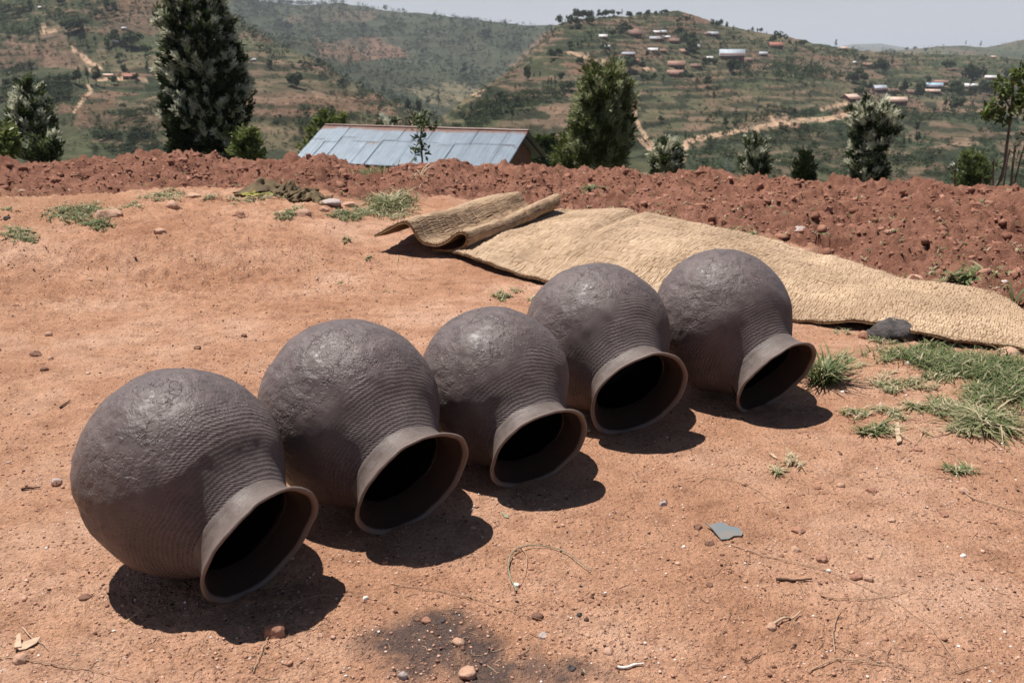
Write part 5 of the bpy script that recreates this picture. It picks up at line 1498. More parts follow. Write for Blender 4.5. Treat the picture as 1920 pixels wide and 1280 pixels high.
# ------------------------------------------------------------------ grass
GRASS = tinted('grass_blades', [(0.0, (0.045, 0.062, 0.022)), (0.35, (0.115, 0.150, 0.052)), (0.6, (0.19, 0.22, 0.09)), (0.8, (0.32, 0.29, 0.16)), (1.0, (0.55, 0.45, 0.30))], 0.6, 0.3, 0.35)
def og_vec(px, py):
    a, s = ray(px, py)
    r = -CAMH / s
    for _ in range(10):
        z = h_near(np.sin(a) * r, np.cos(a) * r, False)
        r = r * 0.4 + 0.6 * (z - CAMH) / s
    X, Y = np.sin(a) * r, np.cos(a) * r
    return np.stack([X, Y, h_near(X, Y, True)], 1)
def blades(P, rng, ln, wd, flatness=0.6, tint=0.4, tj=0.15, dry=0.12, origin=None):
    n = len(P)
    a = rng.random(n) * 2 * math.pi
    o = np.stack([np.cos(a), np.sin(a), 0 * a], 1)
    side = np.stack([-np.sin(a), np.cos(a), 0 * a], 1)
    l = (ln * (0.45 + 0.75 * rng.random(n)))[:, None]
    lean = (flatness * (0.5 + 0.8 * rng.random(n)))[:, None]
    pts = []
    for t in (0, 0.38, 0.72, 1.0):
        pts.append(P + o * l * t * (0.25 + lean * t) + np.array([0, 0, 1.0]) * l * (t * 0.85 - lean * 0.62 * t * t))
    w_ = (wd * (0.7 + 0.6 * rng.random(n)))[:, None]
    tw = 0.35 * rng.normal(size=(n, 1))
    V = [pts[0] + side * w_ * .6, pts[0] - side * w_ * .6, pts[1] + side * w_, pts[1] - side * w_, pts[2] + side * w_ * .75 + o * tw * w_, pts[2] - side * w_ * .75 - o * tw * w_, pts[3]]
    V = np.stack(V, 1)
    if origin is not None: V = V - np.asarray(origin)
    V = V.reshape(-1, 3)
    i7 = np.arange(n)[:, None] * 7
    q4 = np.concatenate([i7 + [0, 1, 3, 2], i7 + [2, 3, 5, 4]]); q3 = i7 + [4, 5, 6]
    t_ = np.clip(tint + tj * rng.normal(size=n) + np.where(rng.random(n) < dry, 0.45, 0), 0, 1)
    col = np.repeat(t_, 7) + np.tile([-.1, -.1, 0, 0, .04, .04, .1], n)
    return V, [q4, q3], np.clip(col, 0, 1)
def patchpts(rng, px, py, rx, ry, n, clump=0.5, shape=0):
    k = max(3, int(n / 16))
    c = rng.normal(size=(k, 2)) * 0.42
    i = rng.integers(0, k, n)
    q = c[i] + rng.normal(size=(n, 2)) * 0.11 * np.array([1, 1])
    x = px + q[:, 0] * rx; y = py + q[:, 1] * ry
    return x, y
GP = [  # col, row, half width, half height, blades, length, flatness, tint, dryness  (short turf patches)
 (150, 398, 60, 13, 900, .045, .9, .38, .25), (130, 412, 45, 12, 500, .045, .9, .36, .2), (185, 420, 30, 10, 360, .055, .8, .28, .15), (30, 440, 34, 14, 380, .045, .9, .45, .35), (50, 450, 20, 10, 150, .05, .9, .4, .3),
 (215, 392, 30, 6, 160, .04, .9, .5, .4), (250, 388, 26, 7, 150, .04, .9, .42, .3), (300, 372, 40, 8, 330, .045, .9, .5, .4), (330, 364, 30, 5, 160, .045, .9, .45, .3), (20, 395, 20, 5, 60, .05, .9, .5, .3),
 (395, 375, 30, 6, 90, .045, .9, .55, .5), (445, 378, 36, 7, 120, .045, .9, .5, .5), (490, 372, 50, 6, 220, .045, .9, .45, .4), (538, 405, 16, 8, 160, .06, .8, .34, .15), (525, 410, 20, 6, 60, .05, .9, .5, .4), (560, 392, 30, 8, 90, .045, .9, .5, .4),
 (630, 400, 22, 6, 140, .05, .9, .38, .2), (662, 405, 30, 11, 330, .055, .9, .38, .2), (690, 398, 34, 10, 300, .05, .9, .45, .3), (735, 403, 40, 9, 300, .045, .9, .5, .4), (720, 390, 60, 10, 260, .045, .9, .55, .4),
 (1290, 402, 70, 9, 240, .05, .9, .5, .4), (1350, 422, 55, 10, 260, .05, .9, .42, .3), (1210, 395, 40, 5, 90, .04, .9, .6, .5), (1400, 438, 30, 6, 90, .05, .9, .45, .4), (1320, 415, 90, 8, 150, .03, .9, .8, .8),
 (940, 555, 22, 10, 220, .045, .8, .42, .25), (960, 548, 16, 8, 60, .04, .9, .5, .3), (1005, 560, 12, 6, 50, .05, .8, .5, .3),
 (1700, 665, 60, 16, 900, .075, .75, .33, .12), (1760, 680, 70, 22, 1300, .085, .75, .32, .12), (1820, 690, 70, 24, 1500, .09, .7, .30, .10), (1880, 700, 60, 34, 1500, .10, .7, .28, .10), (1900, 740, 50, 30, 900, .10, .7, .30, .12),
 (1830, 740, 60, 22, 750, .075, .8, .38, .2), (1780, 770, 70, 20, 700, .06, .9, .42, .3), (1730, 720, 60, 26, 420, .05, .9, .48, .4), (1660, 720, 50, 24, 260, .05, .9, .5, .45), (1680, 770, 60, 18, 260, .05, .9, .5, .45),
 (1850, 795, 50, 18, 520, .09, .9, .42, .3), (1820, 810, 50, 16, 300, .06, .9, .5, .4), (1650, 640, 30, 10, 150, .05, .9, .45, .3), (1640, 808, 28, 9, 240, .06, .8, .34, .15), (1600, 780, 30, 20, 90, .05, .9, .5, .5),
 (1530, 600, 28, 8, 130, .04, .9, .5, .4), (1590, 625, 30, 10, 60, .04, .9, .55, .5), (1700, 812, 40, 14, 90, .05, .9, .6, .5), (1800, 885, 26, 9, 150, .045, .9, .45, .3), (1455, 885, 20, 8, 60, .04, .9, .55, .5), (1490, 868, 26, 12, 110, .045, .9, .8, .8),
 (1770, 530, 36, 8, 120, .05, .8, .5, .35), (1910, 640, 20, 10, 80, .06, .8, .5, .4), (1600, 680, 40, 20, 110, .045, .9, .5, .5), (635, 530, 9, 4, 22, .04, .8, .4, .2), (690, 488, 10, 4, 22, .04, .8, .4, .2), (650, 455, 8, 5, 22, .05, .7, .3, .1), (730, 545, 10, 4, 10, .04, .8, .5, .2)]
rng = np.random.default_rng(55)
Vs, q4s, q3s, cs, nv = [], [], [], [], 0
for (px, py, rx, ry, n, ln, fl, tn, dr) in GP:
    n = int(n * (1.7 if py < 500 else 0.72)); tn += 0.06; dr = min(dr + .08, .9); x, y = patchpts(rng, px, py, rx, ry, n)
    V, (q4, q3), c = blades(og_vec(x, y), rng, ln, 0.0030 if py > 500 else 0.0036, fl, tn, .16, dr)
    Vs.append(V); q4s.append(q4 + nv); q3s.append(q3 + nv); cs.append(c); nv += len(V)
o = link('turf_grass', mesh('turf_grass', np.concatenate(Vs), [np.concatenate(q4s), np.concatenate(q3s)], GRASS, col=np.concatenate(cs))); tag(o, kind='stuff')
def grass_tuft(name, label, px, py, rx, n, ln, wd, fl, tn, dr, seed, cat='grass tuft'):
    rng = np.random.default_rng(seed)
    b = onground(px, py)
    root = (b.x, b.y, gz(b.x, b.y))
    x = px + rng.normal(size=n) * rx * 0.4; y = py + rng.normal(size=n) * rx * 0.16
    V, q, c = blades(og_vec(x, y), rng, ln, wd, fl, tn, .15, dr, root)
    o = link(name, mesh(name, V, q, GRASS, col=c)); o.location = root
    tag(o, label, cat)
grass_tuft('grass_tuft', 'tall tuft of pale green grass behind the folded end of the mat', 735, 385, 46, 520, .20, .0050, .95, .46, .35, 1)
grass_tuft('grass_tuft', 'tuft of long grass beside the mouth of the farthest pot', 1545, 715, 30, 230, .20, .0040, .7, .36, .25, 2)
grass_tuft('grass_tuft', 'small upright weed tuft above the far edge of the mat at right', 1832, 512, 18, 26, .17, .011, .9, .5, .05, 3)
grass_tuft('grass_tuft', 'broad leaved weed tuft in the soil above the right part of the mat', 1808, 528, 20, 34, .16, .012, .9, .42, .05, 4)
grass_tuft('grass_tuft', 'single tall blades at the right edge above the mat', 1902, 560, 8, 10, .20, .007, .4, .45, .1, 5)
grass_tuft('rim_grass', None, 690, 308, 45, 520, .13, .006, .5, .30, .05, 6, None)
bpy.data.objects['rim_grass']['kind'] = 'stuff'
grass_tuft('grass_tuft', 'tuft of long blades lying at the lower edge of the right hand grass', 1850, 800, 50, 260, .14, .0034, 1.2, .46, .35, 7)
grass_tuft('weed_plant', 'grey leaved weed with drooping leaves in the dug soil above the mat', 1108, 350, 14, 26, .14, .016, 1.0, .25, .3, 8, 'weed')
grass_tuft('weed_plant', 'wilted weed in the dug soil left of centre, under the sapling', 785, 335, 16, 16, .22, .005, .8, .6, .5, 9, 'weed')
# small seedlings dotted over the dug soil
rng = np.random.default_rng(56)
n = 420
x = rng.uniform(0, 1920, n * 3); y = rng.uniform(295, 560, n * 3)
P = og_vec(x, y); r_ = np.hypot(P[:, 0], P[:, 1]); tl_, _ = masks(np.arctan2(P[:, 0], P[:, 1]), r_, P[:, 0], P[:, 1])
ok_ = (tl_ > 0.8) & (r_ < edge_r(np.arctan2(P[:, 0], P[:, 1])) + 0.1) & (r_ > 4)
P = P[ok_][:n]
P = np.repeat(P, 4, 0) + rng.normal(size=(len(P) * 4, 3)) * [0.012, 0.012, 0.002]
V, q, c = blades(P, rng, .055, .0055, .9, .50, .22, .35)
o = link('seedlings', mesh('seedlings', V, q, GRASS, col=c)); tag(o, kind='stuff')

# ------------------------------------------------------------------ clods, gravel
ICO = None
def ico():
    t = (1 + 5 ** .5) / 2
    V = np.array([(-1, t, 0), (1, t, 0), (-1, -t, 0), (1, -t, 0), (0, -1, t), (0, 1, t), (0, -1, -t), (0, 1, -t), (t, 0, -1), (t, 0, 1), (-t, 0, -1), (-t, 0, 1)], float)
    V /= np.linalg.norm(V[0])
    Fc = np.array([(0, 11, 5), (0, 5, 1), (0, 1, 7), (0, 7, 10), (0, 10, 11), (1, 5, 9), (5, 11, 4), (11, 10, 2), (10, 7, 6), (7, 1, 8), (3, 9, 4), (3, 4, 2), (3, 2, 6), (3, 6, 8), (3, 8, 9), (4, 9, 5), (2, 4, 11), (6, 2, 10), (8, 6, 7), (9, 8, 1)])
    return V, Fc
def subdiv(V, Fc):
    V = list(map(tuple, V)); mid = {}; out = []
    def m(a, b):
        k = (min(a, b), max(a, b))
        if k not in mid:
            p = np.array(V[a]) + np.array(V[b]); p /= np.linalg.norm(p); mid[k] = len(V); V.append(tuple(p))
        return mid[k]
    for a, b, c in Fc:
        ab, bc, ca = m(a, b), m(b, c), m(c, a)
        out += [(a, ab, ca), (b, bc, ab), (c, ca, bc), (ab, bc, ca)]
    return np.array(V), np.array(out)
I0 = ico(); I1 = subdiv(*I0); I2 = subdiv(*I1)
def lumps(P, size, rng, flat=0.7, base=I0, irr=0.28, sink=0.15):
    n = len(P); V0_, F0 = base; k = len(V0_)
    R_ = 1 + irr * rng.normal(size=(n, k, 1)).clip(-1.6, 1.6)
    S_ = np.stack([0.75 + 0.6 * rng.random(n), 0.75 + 0.6 * rng.random(n), flat * (0.7 + 0.5 * rng.random(n))], 1)[:, None]
    V = V0_[None] * R_ * S_
    a = rng.random(n) * 6.283; ca, sa = np.cos(a)[:, None], np.sin(a)[:, None]
    V = np.stack([V[..., 0] * ca - V[..., 1] * sa, V[..., 0] * sa + V[..., 1] * ca, V[..., 2]], -1) * size[:, None, None]
    V = V + P[:, None] + np.array([0, 0, 1.0]) * (size * (0.5 - sink) * flat)[:, None, None]
    return V.reshape(-1, 3), (np.arange(n)[:, None, None] * k + F0[None]).reshape(-1, 3), k
CLOD = tinted('soil_crumbs', [(0.0, (0.17, 0.078, 0.052)), (0.5, (0.28, 0.135, 0.092)), (1.0, (0.40, 0.215, 0.152))], 0.95, 0.1, 0.0, 60)
PEB = tinted('pebbles', [(0.0, (0.035, 0.025, 0.020)), (0.2, (0.18, 0.085, 0.055)), (0.55, (0.42, 0.225, 0.150)), (0.85, (0.56, 0.35, 0.25)), (0.96, (0.62, 0.50, 0.42)), (1.0, (0.75, 0.68, 0.62))], 0.85, 0.2, 0.0, 90)
rng = np.random.default_rng(60)
n = 9000
a = rng.uniform(-0.56, 0.56, n * 2); rb_ = np.interp(a, BND[0], BND_R); re_ = edge_r(a)
r_ = rb_ - 0.3 + (re_ + 0.15 - rb_) * rng.random(n * 2) ** 0.8
X, Y = np.sin(a) * r_, np.cos(a) * r_
tl_, _ = masks(a, r_, X, Y); k_ = tl_ > 0.35 + 0.4 * rng.random(n * 2)
X, Y = X[k_][:n], Y[k_][:n]
P = np.stack([X, Y, h_near(X, Y)], 1)
size = 0.006 + 0.012 * rng.random(len(P)) ** 2 + np.where(rng.random(len(P)) < 0.10, 0.034 * rng.random(len(P)) ** 1.5, 0)
V, q, k = lumps(P, size, rng, 0.85, irr=0.42, sink=0.35)
o = link('soil_clods', mesh('soil_clods', V, q, CLOD, col=np.repeat(np.clip(0.5 + 0.2 * rng.normal(size=len(P)), 0, 1), k))); tag(o, kind='stuff')
n = 30000
x = rng.uniform(-60, 1980, n); y = 395 + 900 * rng.random(n) ** 1.25
rough_ = fbm(x / 140, y / 80, 3, 91)
keep = rng.random(n) < 0.30 + 0.7 * sst(-0.3, 0.5, rough_) + 0.5 * np.exp(-(((x - 900) / 500) ** 2 + ((y - 1200) / 140) ** 2))
x, y = x[keep], y[keep]
P = og_vec(x, y); rr_2 = np.hypot(P[:, 0], P[:, 1])
tl_, _ = masks(np.arctan2(P[:, 0], P[:, 1]), rr_2, P[:, 0], P[:, 1]); P = P[tl_ < 0.5]; rr_2 = rr_2[tl_ < 0.5]
size = 0.0013 + 0.0036 * rng.random(len(P)) ** 3.0 + np.where(rng.random(len(P)) < 0.02, 0.005 * rng.random(len(P)), 0) + 0.0004 * (rr_2 - 2)
V, q, k = lumps(P, size, rng, 0.7)
o = link('gravel', mesh('gravel', V, q, PEB, col=np.repeat(np.clip(0.50 + 0.22 * rng.normal(size=len(P)) + np.where(rng.random(len(P)) < .012, .5, 0) - np.where(rng.random(len(P)) < .06, .5, 0), 0, 1), k))); tag(o, kind='stuff')

# ------------------------------------------------------------------ stones one can point at
STONE = {'tan': simple('tan_stone', (0.36, 0.21, 0.14), (0.50, 0.32, 0.23), 25, 0.9, 0.15, 0.004, 90), 'red': simple('red_stone', (0.26, 0.125, 0.082), (0.40, 0.22, 0.15), 30, 0.9, 0.15, 0.004, 90),
         'brown': simple('brown_stone', (0.12, 0.062, 0.045), (0.26, 0.145, 0.10), 30, 0.9, 0.15, 0.004, 90), 'black': simple('charred_stone', (0.022, 0.020, 0.020), (0.10, 0.085, 0.078), 18, 0.8, 0.3, 0.008, 50),
         'grey': simple('grey_stone', (0.30, 0.24, 0.22), (0.44, 0.37, 0.34), 30, 0.85, 0.2, 0.003, 90), 'white': simple('white_chip', (0.62, 0.56, 0.50), (0.80, 0.76, 0.70), 40, 0.7, 0.3)}
def stone(px, py, wpx, hpx, kind, label, seed, flat=None, cat='stone', name='stone', ang=0.35):
    rg = np.random.default_rng(seed + 900)
    p = onground(px, py); z = gz(p.x, p.y)
    d = math.hypot(math.hypot(p.x, p.y), CAMH); s = wpx / F * d / 2
    V = I2[0].copy()
    # facets: clip by random planes
    for _ in range(9):
        nrm_ = nrmz(rg.normal(size=3)); c_ = 0.62 + 0.3 * rg.random()
        dt = V @ nrm_; V = V - nrm_ * np.maximum(dt - c_, 0)[:, None] * 0.9
    V += 0.05 * rg.normal(size=V.shape)
    h = hpx / wpx * (1.15 if hpx / wpx > 0.5 else 1.6)
    V = V * [s, s * (0.75 + 0.3 * rg.random()), s * min(h, 1.0)]
    a = ang * rg.normal(); ca, sa = math.cos(a), math.sin(a)
    V = np.stack([V[:, 0] * ca - V[:, 1] * sa, V[:, 0] * sa + V[:, 1] * ca, V[:, 2]], 1)
    me = mesh(name, V, I2[1], STONE[kind])
    o = link(name, me); o.location = (p.x, p.y, z + s * min(h, 1) * 0.12)
    tag(o, label, cat)
ST = [(205, 408, 50, 20, 'tan', 'flat tan stone in the grass of the left bank'), (325, 388, 30, 12, 'tan', 'pale stone on the bank left of the crumpled cloth'), (362, 370, 30, 8, 'tan', 'thin tan slab at the top of the left bank'),
      (448, 402, 30, 14, 'red', 'pointed reddish stone on the bank below the cloth'), (568, 405, 32, 17, 'tan', 'rounded tan stone below the crumpled cloth'), (525, 398, 36, 8, 'tan', 'long flat tan stone left of the rounded tan one on the bank'),
      (608, 395, 20, 10, 'tan', 'small tan stone between two grass tufts on the bank'), (622, 384, 42, 9, 'grey', 'flat whitish grey stone just right of the cloth'), (655, 388, 34, 12, 'tan', 'smooth tan stone in grass left of the tall tuft'),
      (49, 402, 15, 8, 'tan', 'small pale stone near the left edge in sparse grass'), (14, 414, 13, 7, 'black', 'small black stone at the left edge of the yard'), (40, 352, 14, 7, 'tan', 'pale pebble in the path at the far left'),
      (300, 440, 22, 13, 'tan', 'tan stone on the left bank with a dark side'), (91, 627, 13, 9, 'tan', 'round tan pebble beside a dark crumb, left'), (168, 530, 14, 6, 'tan', 'small pale pebble left of centre of the upper yard'),
      (515, 1190, 48, 30, 'red', 'flat broken reddish stone at the edge of the nearest pot shadow'), (40, 1240, 26, 26, 'tan', 'blocky orange tan stone in the bottom left corner'), (160, 1124, 22, 8, 'brown', 'flat dark brown stone left of the nearest shadow'),
      (105, 905, 20, 13, 'grey', 'greyish stone left of the nearest pot'), (107, 909, 18, 9, 'brown', 'dark crumb of earth just below the greyish stone'), (68, 665, 22, 13, 'brown', 'brown lump at the left of the yard'), (83, 693, 14, 9, 'brown', 'small brown lump below the larger brown lump'),
      (95, 673, 11, 9, 'tan', 'tiny tan stone between two brown lumps'), (722, 1056, 12, 9, 'red', 'left one of two round pebbles on the second pot shadow edge'), (799, 1057, 11, 8, 'red', 'right one of two round pebbles on the second pot shadow edge'),
      (875, 1068, 14, 8, 'red', 'reddish crumb right of the second pot shadow'), (1008, 1158, 24, 12, 'brown', 'dark brown lump above the ash patch'), (1018, 1194, 18, 11, 'grey', 'flat grey stone chip beside the ash patch'),
      (860, 1210, 26, 13, 'tan', 'pinkish tan stone in the ash patch'), (868, 1217, 14, 11, 'brown', 'dark stone leaning against the pinkish stone in the ash'), (878, 1264, 38, 18, 'tan', 'largest tan stone in the ash patch at the bottom'),
      (755, 1268, 18, 22, 'grey', 'grey stone at the bottom edge of the picture'), (783, 1166, 14, 10, 'brown', 'dark lump at the upper edge of the ash patch'), (800, 1170, 20, 14, 'red', 'reddish brown sherd in the ash patch'), (830, 1170, 12, 8, 'black', 'black charcoal lump at the top of the ash'),
      (1072, 1252, 16, 13, 'black', 'black charcoal lump right of the ash patch'), (1086, 1152, 12, 12, 'black', 'small black charcoal lump above a dark twig'), (1102, 1189, 12, 6, 'tan', 'small pale oval pebble right of the ash patch'), (1140, 1222, 24, 12, 'tan', 'flat dusty stone right of the ash patch'),
      (1243, 947, 16, 22, 'grey', 'upright round brownish pebble in the right yard'), (1245, 943, 12, 10, 'brown', 'brown crumb on top side of the upright pebble'), (1330, 1020, 18, 12, 'brown', 'dark red lump under the blue shard'), (1308, 990, 18, 9, 'brown', 'brown bark like crumb left of the blue shard'),
      (1633, 921, 20, 12, 'red', 'angular red stone right of centre yard'), (1533, 916, 12, 10, 'red', 'small red pebble in the right yard'), (1576, 911, 16, 8, 'tan', 'low tan pebble beside the small red one'), (1495, 994, 28, 8, 'red', 'long reddish lump in the right yard'),
      (1490, 1030, 20, 11, 'tan', 'oval tan stone below the long reddish lump'), (1541, 1050, 24, 16, 'red', 'round dusty red stone in the right yard'), (1628, 1086, 20, 18, 'tan', 'orange and grey broken stone beside the long stem'), (1606, 1082, 26, 10, 'red', 'flat dusty stone touching the orange broken one'),
      (1632, 1045, 13, 9, 'tan', 'small round orange pebble right of the red stone'), (1444, 1181, 22, 14, 'tan', 'pinkish stone at the end of the pale stick'), (1331, 1098, 14, 10, 'brown', 'small dark brown lump lower right yard'),
      (1770, 965, 16, 8, 'red', 'small red stone near the right edge'), (1808, 922, 20, 10, 'tan', 'dusty tan stone near the right edge'), (1672, 975, 14, 8, 'tan', 'little grey tan stone, first of a row of three'), (1690, 977, 10, 6, 'tan', 'middle tan crumb of a row of three'),
      (1838, 1085, 14, 6, 'red', 'flat reddish chip near the right edge'), (1720, 843, 18, 10, 'red', 'red brown stone below the wood chip'), (1620, 633, 22, 18, 'red', 'pointed reddish stone against the mat edge by the black stone'), (1890, 665, 46, 18, 'tan', 'broad tan stone under the mat edge at the right'),
      (700, 748, 12, 8, 'brown', 'small dark stone between pots'), (700, 700, 14, 8, 'brown', 'tiny brown stone behind the second pot'), (30, 575, 14, 6, 'brown', 'brown crumb at the left edge of the yard'), (1545, 414, 22, 16, 'black', 'dark lump of earth in the dug soil above the mat'),
      (1500, 427, 34, 8, 'grey', 'pale flat clod in the dug soil above the mat'), (1720, 508, 34, 22, 'tan', 'pale dry husk behind the mat at the right'), (370, 655, 14, 8, 'brown', 'brown stone in the upper left yard'), (458, 630, 12, 5, 'brown', 'thin dark flake in the upper yard'), (645, 545, 14, 9, 'tan', 'pale pebble in the yard below the mat fold')]
for i, s_ in enumerate(ST): stone(*s_, i)
stone(1670, 628, 92, 34, 'black', 'big black charred stone holding down the near edge of the mat', 300)
for i, (a, b, s_, lab) in enumerate([(1703, 683, 9, 'white scrap in the grass right of the black stone'), (1282, 1024, 8, 'white pebble left of the long stem'), (1806, 1042, 10, 'small white torn scrap in the right yard'), (1553, 1072, 11, 'white chip on the long stem'),
                                 (968, 1101, 14, 'white fluff tied into the grass loop'), (1580, 735, 8, 'white chip in the grass beside the farthest pot'), (685, 1124, 12, 'pale dry scrap beside the nearest shadow'), (1651, 758, 6, 'tiny white chip in the right hand grass'), (1882, 538, 12, 'pale husk scrap in the soil at the right')]):
    stone(a, b, s_, s_ * .5, 'white', lab, 400 + i, cat='scrap', name='white_scrap')

# ------------------------------------------------------------------ stems, sticks, twigs
STEM = simple('dry_stem', (0.30, 0.19, 0.12), (0.48, 0.33, 0.22), 30, 0.8, 0.2)
PALE = simple('pale_wood', (0.36, 0.25, 0.165), (0.48, 0.36, 0.25), 40, 0.75, 0.2)
DKTW = simple('dark_twig', (0.055, 0.032, 0.024), (0.12, 0.07, 0.05), 40, 0.9, 0.1)
GRNST = simple('green_grey_stem', (0.16, 0.16, 0.10), (0.28, 0.27, 0.19), 40, 0.7, 0.2)
def stem(name, label, cat, pl, rad, mat, lift=0.004, taper=0.5, group=None, wav=0.0):
    P = resample(pl, max(8, len(pl) * 5))
    W = og_vec(P[:, 0], P[:, 1])
    n = len(W)
    hl = np.convolve(np.pad(W[:, 2], 2, 'edge'), np.ones(5) / 5, 'valid')
    W[:, 2] = np.maximum(hl, W[:, 2]) + rad + lift * (0.3 + 0.7 * np.abs(np.sin(np.linspace(0, 5, n))))
    b = W[0].copy()
    V, q = tube(W - b, np.linspace(rad, rad * taper, n), 5)
    o = link(name, mesh(name, V, q, mat, smooth=True)); o.location = b
    tag(o, label, cat, group)
stem('long_stem', 'long dry stem curving across the right yard from the blue shard', 'stem', [(1358, 1020), (1420, 1040), (1500, 1060), (1560, 1075), (1620, 1100), (1680, 1130), (1740, 1172), (1775, 1215), (1802, 1258)], 0.0014, STEM)
stem('stick', 'pale thick stick with a frayed end, lower right yard', 'stick', [(1450, 1178), (1475, 1168), (1500, 1154)], 0.0042, PALE, 0.006)
stem('twig', 'bent brown twig crossing the long stem', 'twig', [(1538, 1122), (1570, 1128), (1620, 1128), (1665, 1120), (1705, 1110)], 0.0018, STEM)
stem('twig', 'dark bark splinter lying in the right yard', 'twig', [(1455, 1086), (1480, 1090), (1505, 1092), (1522, 1090)], 0.0048, DKTW, 0.001)
stem('grass_loop', 'looped greenish grass stem below the middle pots', 'stem', [(968, 1112), (954, 1082), (952, 1060), (962, 1038), (985, 1028), (1010, 1026), (1035, 1028), (1060, 1038), (1082, 1055), (1108, 1076)], 0.0026, GRNST, 0.010)
stem('grass_loop', 'thin straw arc inside the looped grass stem', 'stem', [(972, 1022), (988, 1045), (988, 1070), (975, 1100)], 0.0014, STEM, 0.008)
stem('straw', 'yellow straw at the left end of the nearest pot shadow', 'straw', [(230, 1174), (258, 1152), (285, 1132), (305, 1118)], 0.0013, simple('yellow_straw', (0.50, 0.33, 0.13), (0.62, 0.44, 0.2), 30, 0.7, 0.2), 0.003)
stem('twig', 'black charred twig left of the nearest pot', 'twig', [(113, 766), (122, 760), (133, 752)], 0.0045, DKTW, 0.002)
stem('twig', 'grey twig beside a stone at the left edge', 'twig', [(40, 920), (58, 918), (76, 916)], 0.0045, DKTW, 0.002)
stem('peel', 'curved white peel at the bottom of the picture', 'peel', [(1157, 1249), (1175, 1250), (1195, 1248), (1207, 1244)], 0.0042, STONE['white'], 0.001)
stem('twig', 'small curved dark twig, lower right', 'twig', [(1392, 1240), (1410, 1240), (1420, 1232), (1427, 1226)], 0.0018, DKTW)
stem('stem', 'thin stem curving below the nearest pot shadow', 'stem', [(-10, 1232), (60, 1244), (140, 1254), (200, 1262), (250, 1282)], 0.0016, STEM)
stem('stem', 'arched stem crossing the tip of the nearest shadow', 'stem', [(475, 1262), (490, 1225), (515, 1180), (545, 1140), (590, 1118), (650, 1118), (700, 1126), (752, 1142)], 0.0013, STEM, 0.006)
stem('stem', 'straight straw running from the shadow above the ash', 'stem', [(735, 1098), (800, 1106), (880, 1122), (940, 1142), (1018, 1168)], 0.0014, STEM)
stem('stem', 'thin straw left of the round pebble, middle yard', 'stem', [(1187, 885), (1205, 925), (1225, 980), (1243, 1005)], 0.0014, STEM)
stem('string', 'pale string curling from under the folded mat', 'string', [(740, 470), (748, 480), (744, 500), (748, 518), (765, 527), (790, 526), (812, 518)], 0.0022, STEM, 0.004, 0.8)
stem('string', 'second pale string looping in the mat fold shadow', 'string', [(745, 472), (770, 468), (800, 476), (825, 486), (836, 508)], 0.0018, STEM, 0.004, 0.8)
stem('stem', 'dry looping stem in the right yard above the blue shard', 'stem', [(1312, 905), (1316, 897), (1345, 897), (1380, 902), (1410, 915), (1445, 938)], 0.0015, STEM)
stem('stem', 'forked dry stem at the right edge of the yard', 'stem', [(1812, 925), (1820, 935), (1850, 943), (1890, 955), (1930, 965)], 0.0022, STEM)
stem('stem', 'dry stem with loose fibres at the lower right', 'stem', [(1565, 1225), (1560, 1190), (1568, 1160), (1582, 1140)], 0.0016, STEM, 0.008)
stem('stem', 'flat lying stem in the root tangle, lower right', 'stem', [(1515, 1262), (1540, 1245), (1580, 1240), (1640, 1248), (1715, 1262)], 0.0018, STEM)
stem('stem', 'bent stem above the lower right root tangle', 'stem', [(1555, 1205), (1600, 1222), (1650, 1240), (1690, 1272)], 0.0013, STEM)
stem('stem', 'short straw beside the white chips at bottom left', 'stem', [(42, 1178), (60, 1200), (92, 1224)], 0.0018, PALE)
stem('stem', 'thin stem rising at the far right bottom', 'stem', [(1790, 1262), (1810, 1258), (1840, 1250), (1860, 1246)], 0.0015, STEM)
# wood chip, blue shard, bottom left chips
def shard(name, label, cat, poly, mat, thick, lift=0.003, tilt=0.0):
    W = og_vec(np.array([p[0] for p in poly], float), np.array([p[1] for p in poly], float))
    z = W[:, 2].max() + lift
    c = W.mean(0); n = len(W)
    top = W.copy(); top[:, 2] = z + thick + tilt * (W[:, 1] - c[1]); bot = top.copy(); bot[:, 2] -= thick
    c[2] = z
    V = np.concatenate([top, bot]) - c
    me = bpy.data.meshes.new(name)
    fs = [list(range(n)), list(range(2 * n - 1, n - 1, -1))] + [[i, i + n, (i + 1) % n + n, (i + 1) % n] for i in range(n)]
    me.from_pydata(V.tolist(), [], fs); me.materials.append(mat)
    o = link(name, me); o.location = c; tag(o, label, cat)
BLUE = simple('dusty_blue_plastic', (0.11, 0.155, 0.18), (0.20, 0.165, 0.135), 14, 0.6, 0.3)
shard('blue_shard', 'dusty blue grey plastic shard lying in the right yard', 'shard', [(1321, 988), (1332, 992), (1345, 988), (1356, 988), (1368, 994), (1384, 996), (1393, 1004), (1390, 1009), (1376, 1009), (1366, 1014), (1352, 1015), (1343, 1006), (1335, 998)], BLUE, 0.003, 0.006, 0.10)
shard('wood_chip', 'pale upright wood chip at the edge of the right hand grass', 'wood chip', [(1675, 796), (1684, 796), (1690, 832), (1681, 835)], PALE, 0.008, 0.003)
shard('wood_chip', 'pale wood chip behind the blocky stone, bottom left', 'wood chip', [(33, 1200), (40, 1196), (42, 1222), (28, 1224)], PALE, 0.006, 0.003)
shard('leaf_scrap', 'pale bent dry leaf at the bottom left', 'dry leaf', [(32, 1222), (48, 1212), (68, 1206), (78, 1204), (70, 1214), (50, 1224), (38, 1226)], PALE, 0.002, 0.004, 0.1)
shard('leaf_scrap', 'small pale green leaf below the middle pot', 'dry leaf', [(940, 962), (948, 964), (955, 971), (946, 970)], GRNST, 0.0015, 0.003, 0.1)
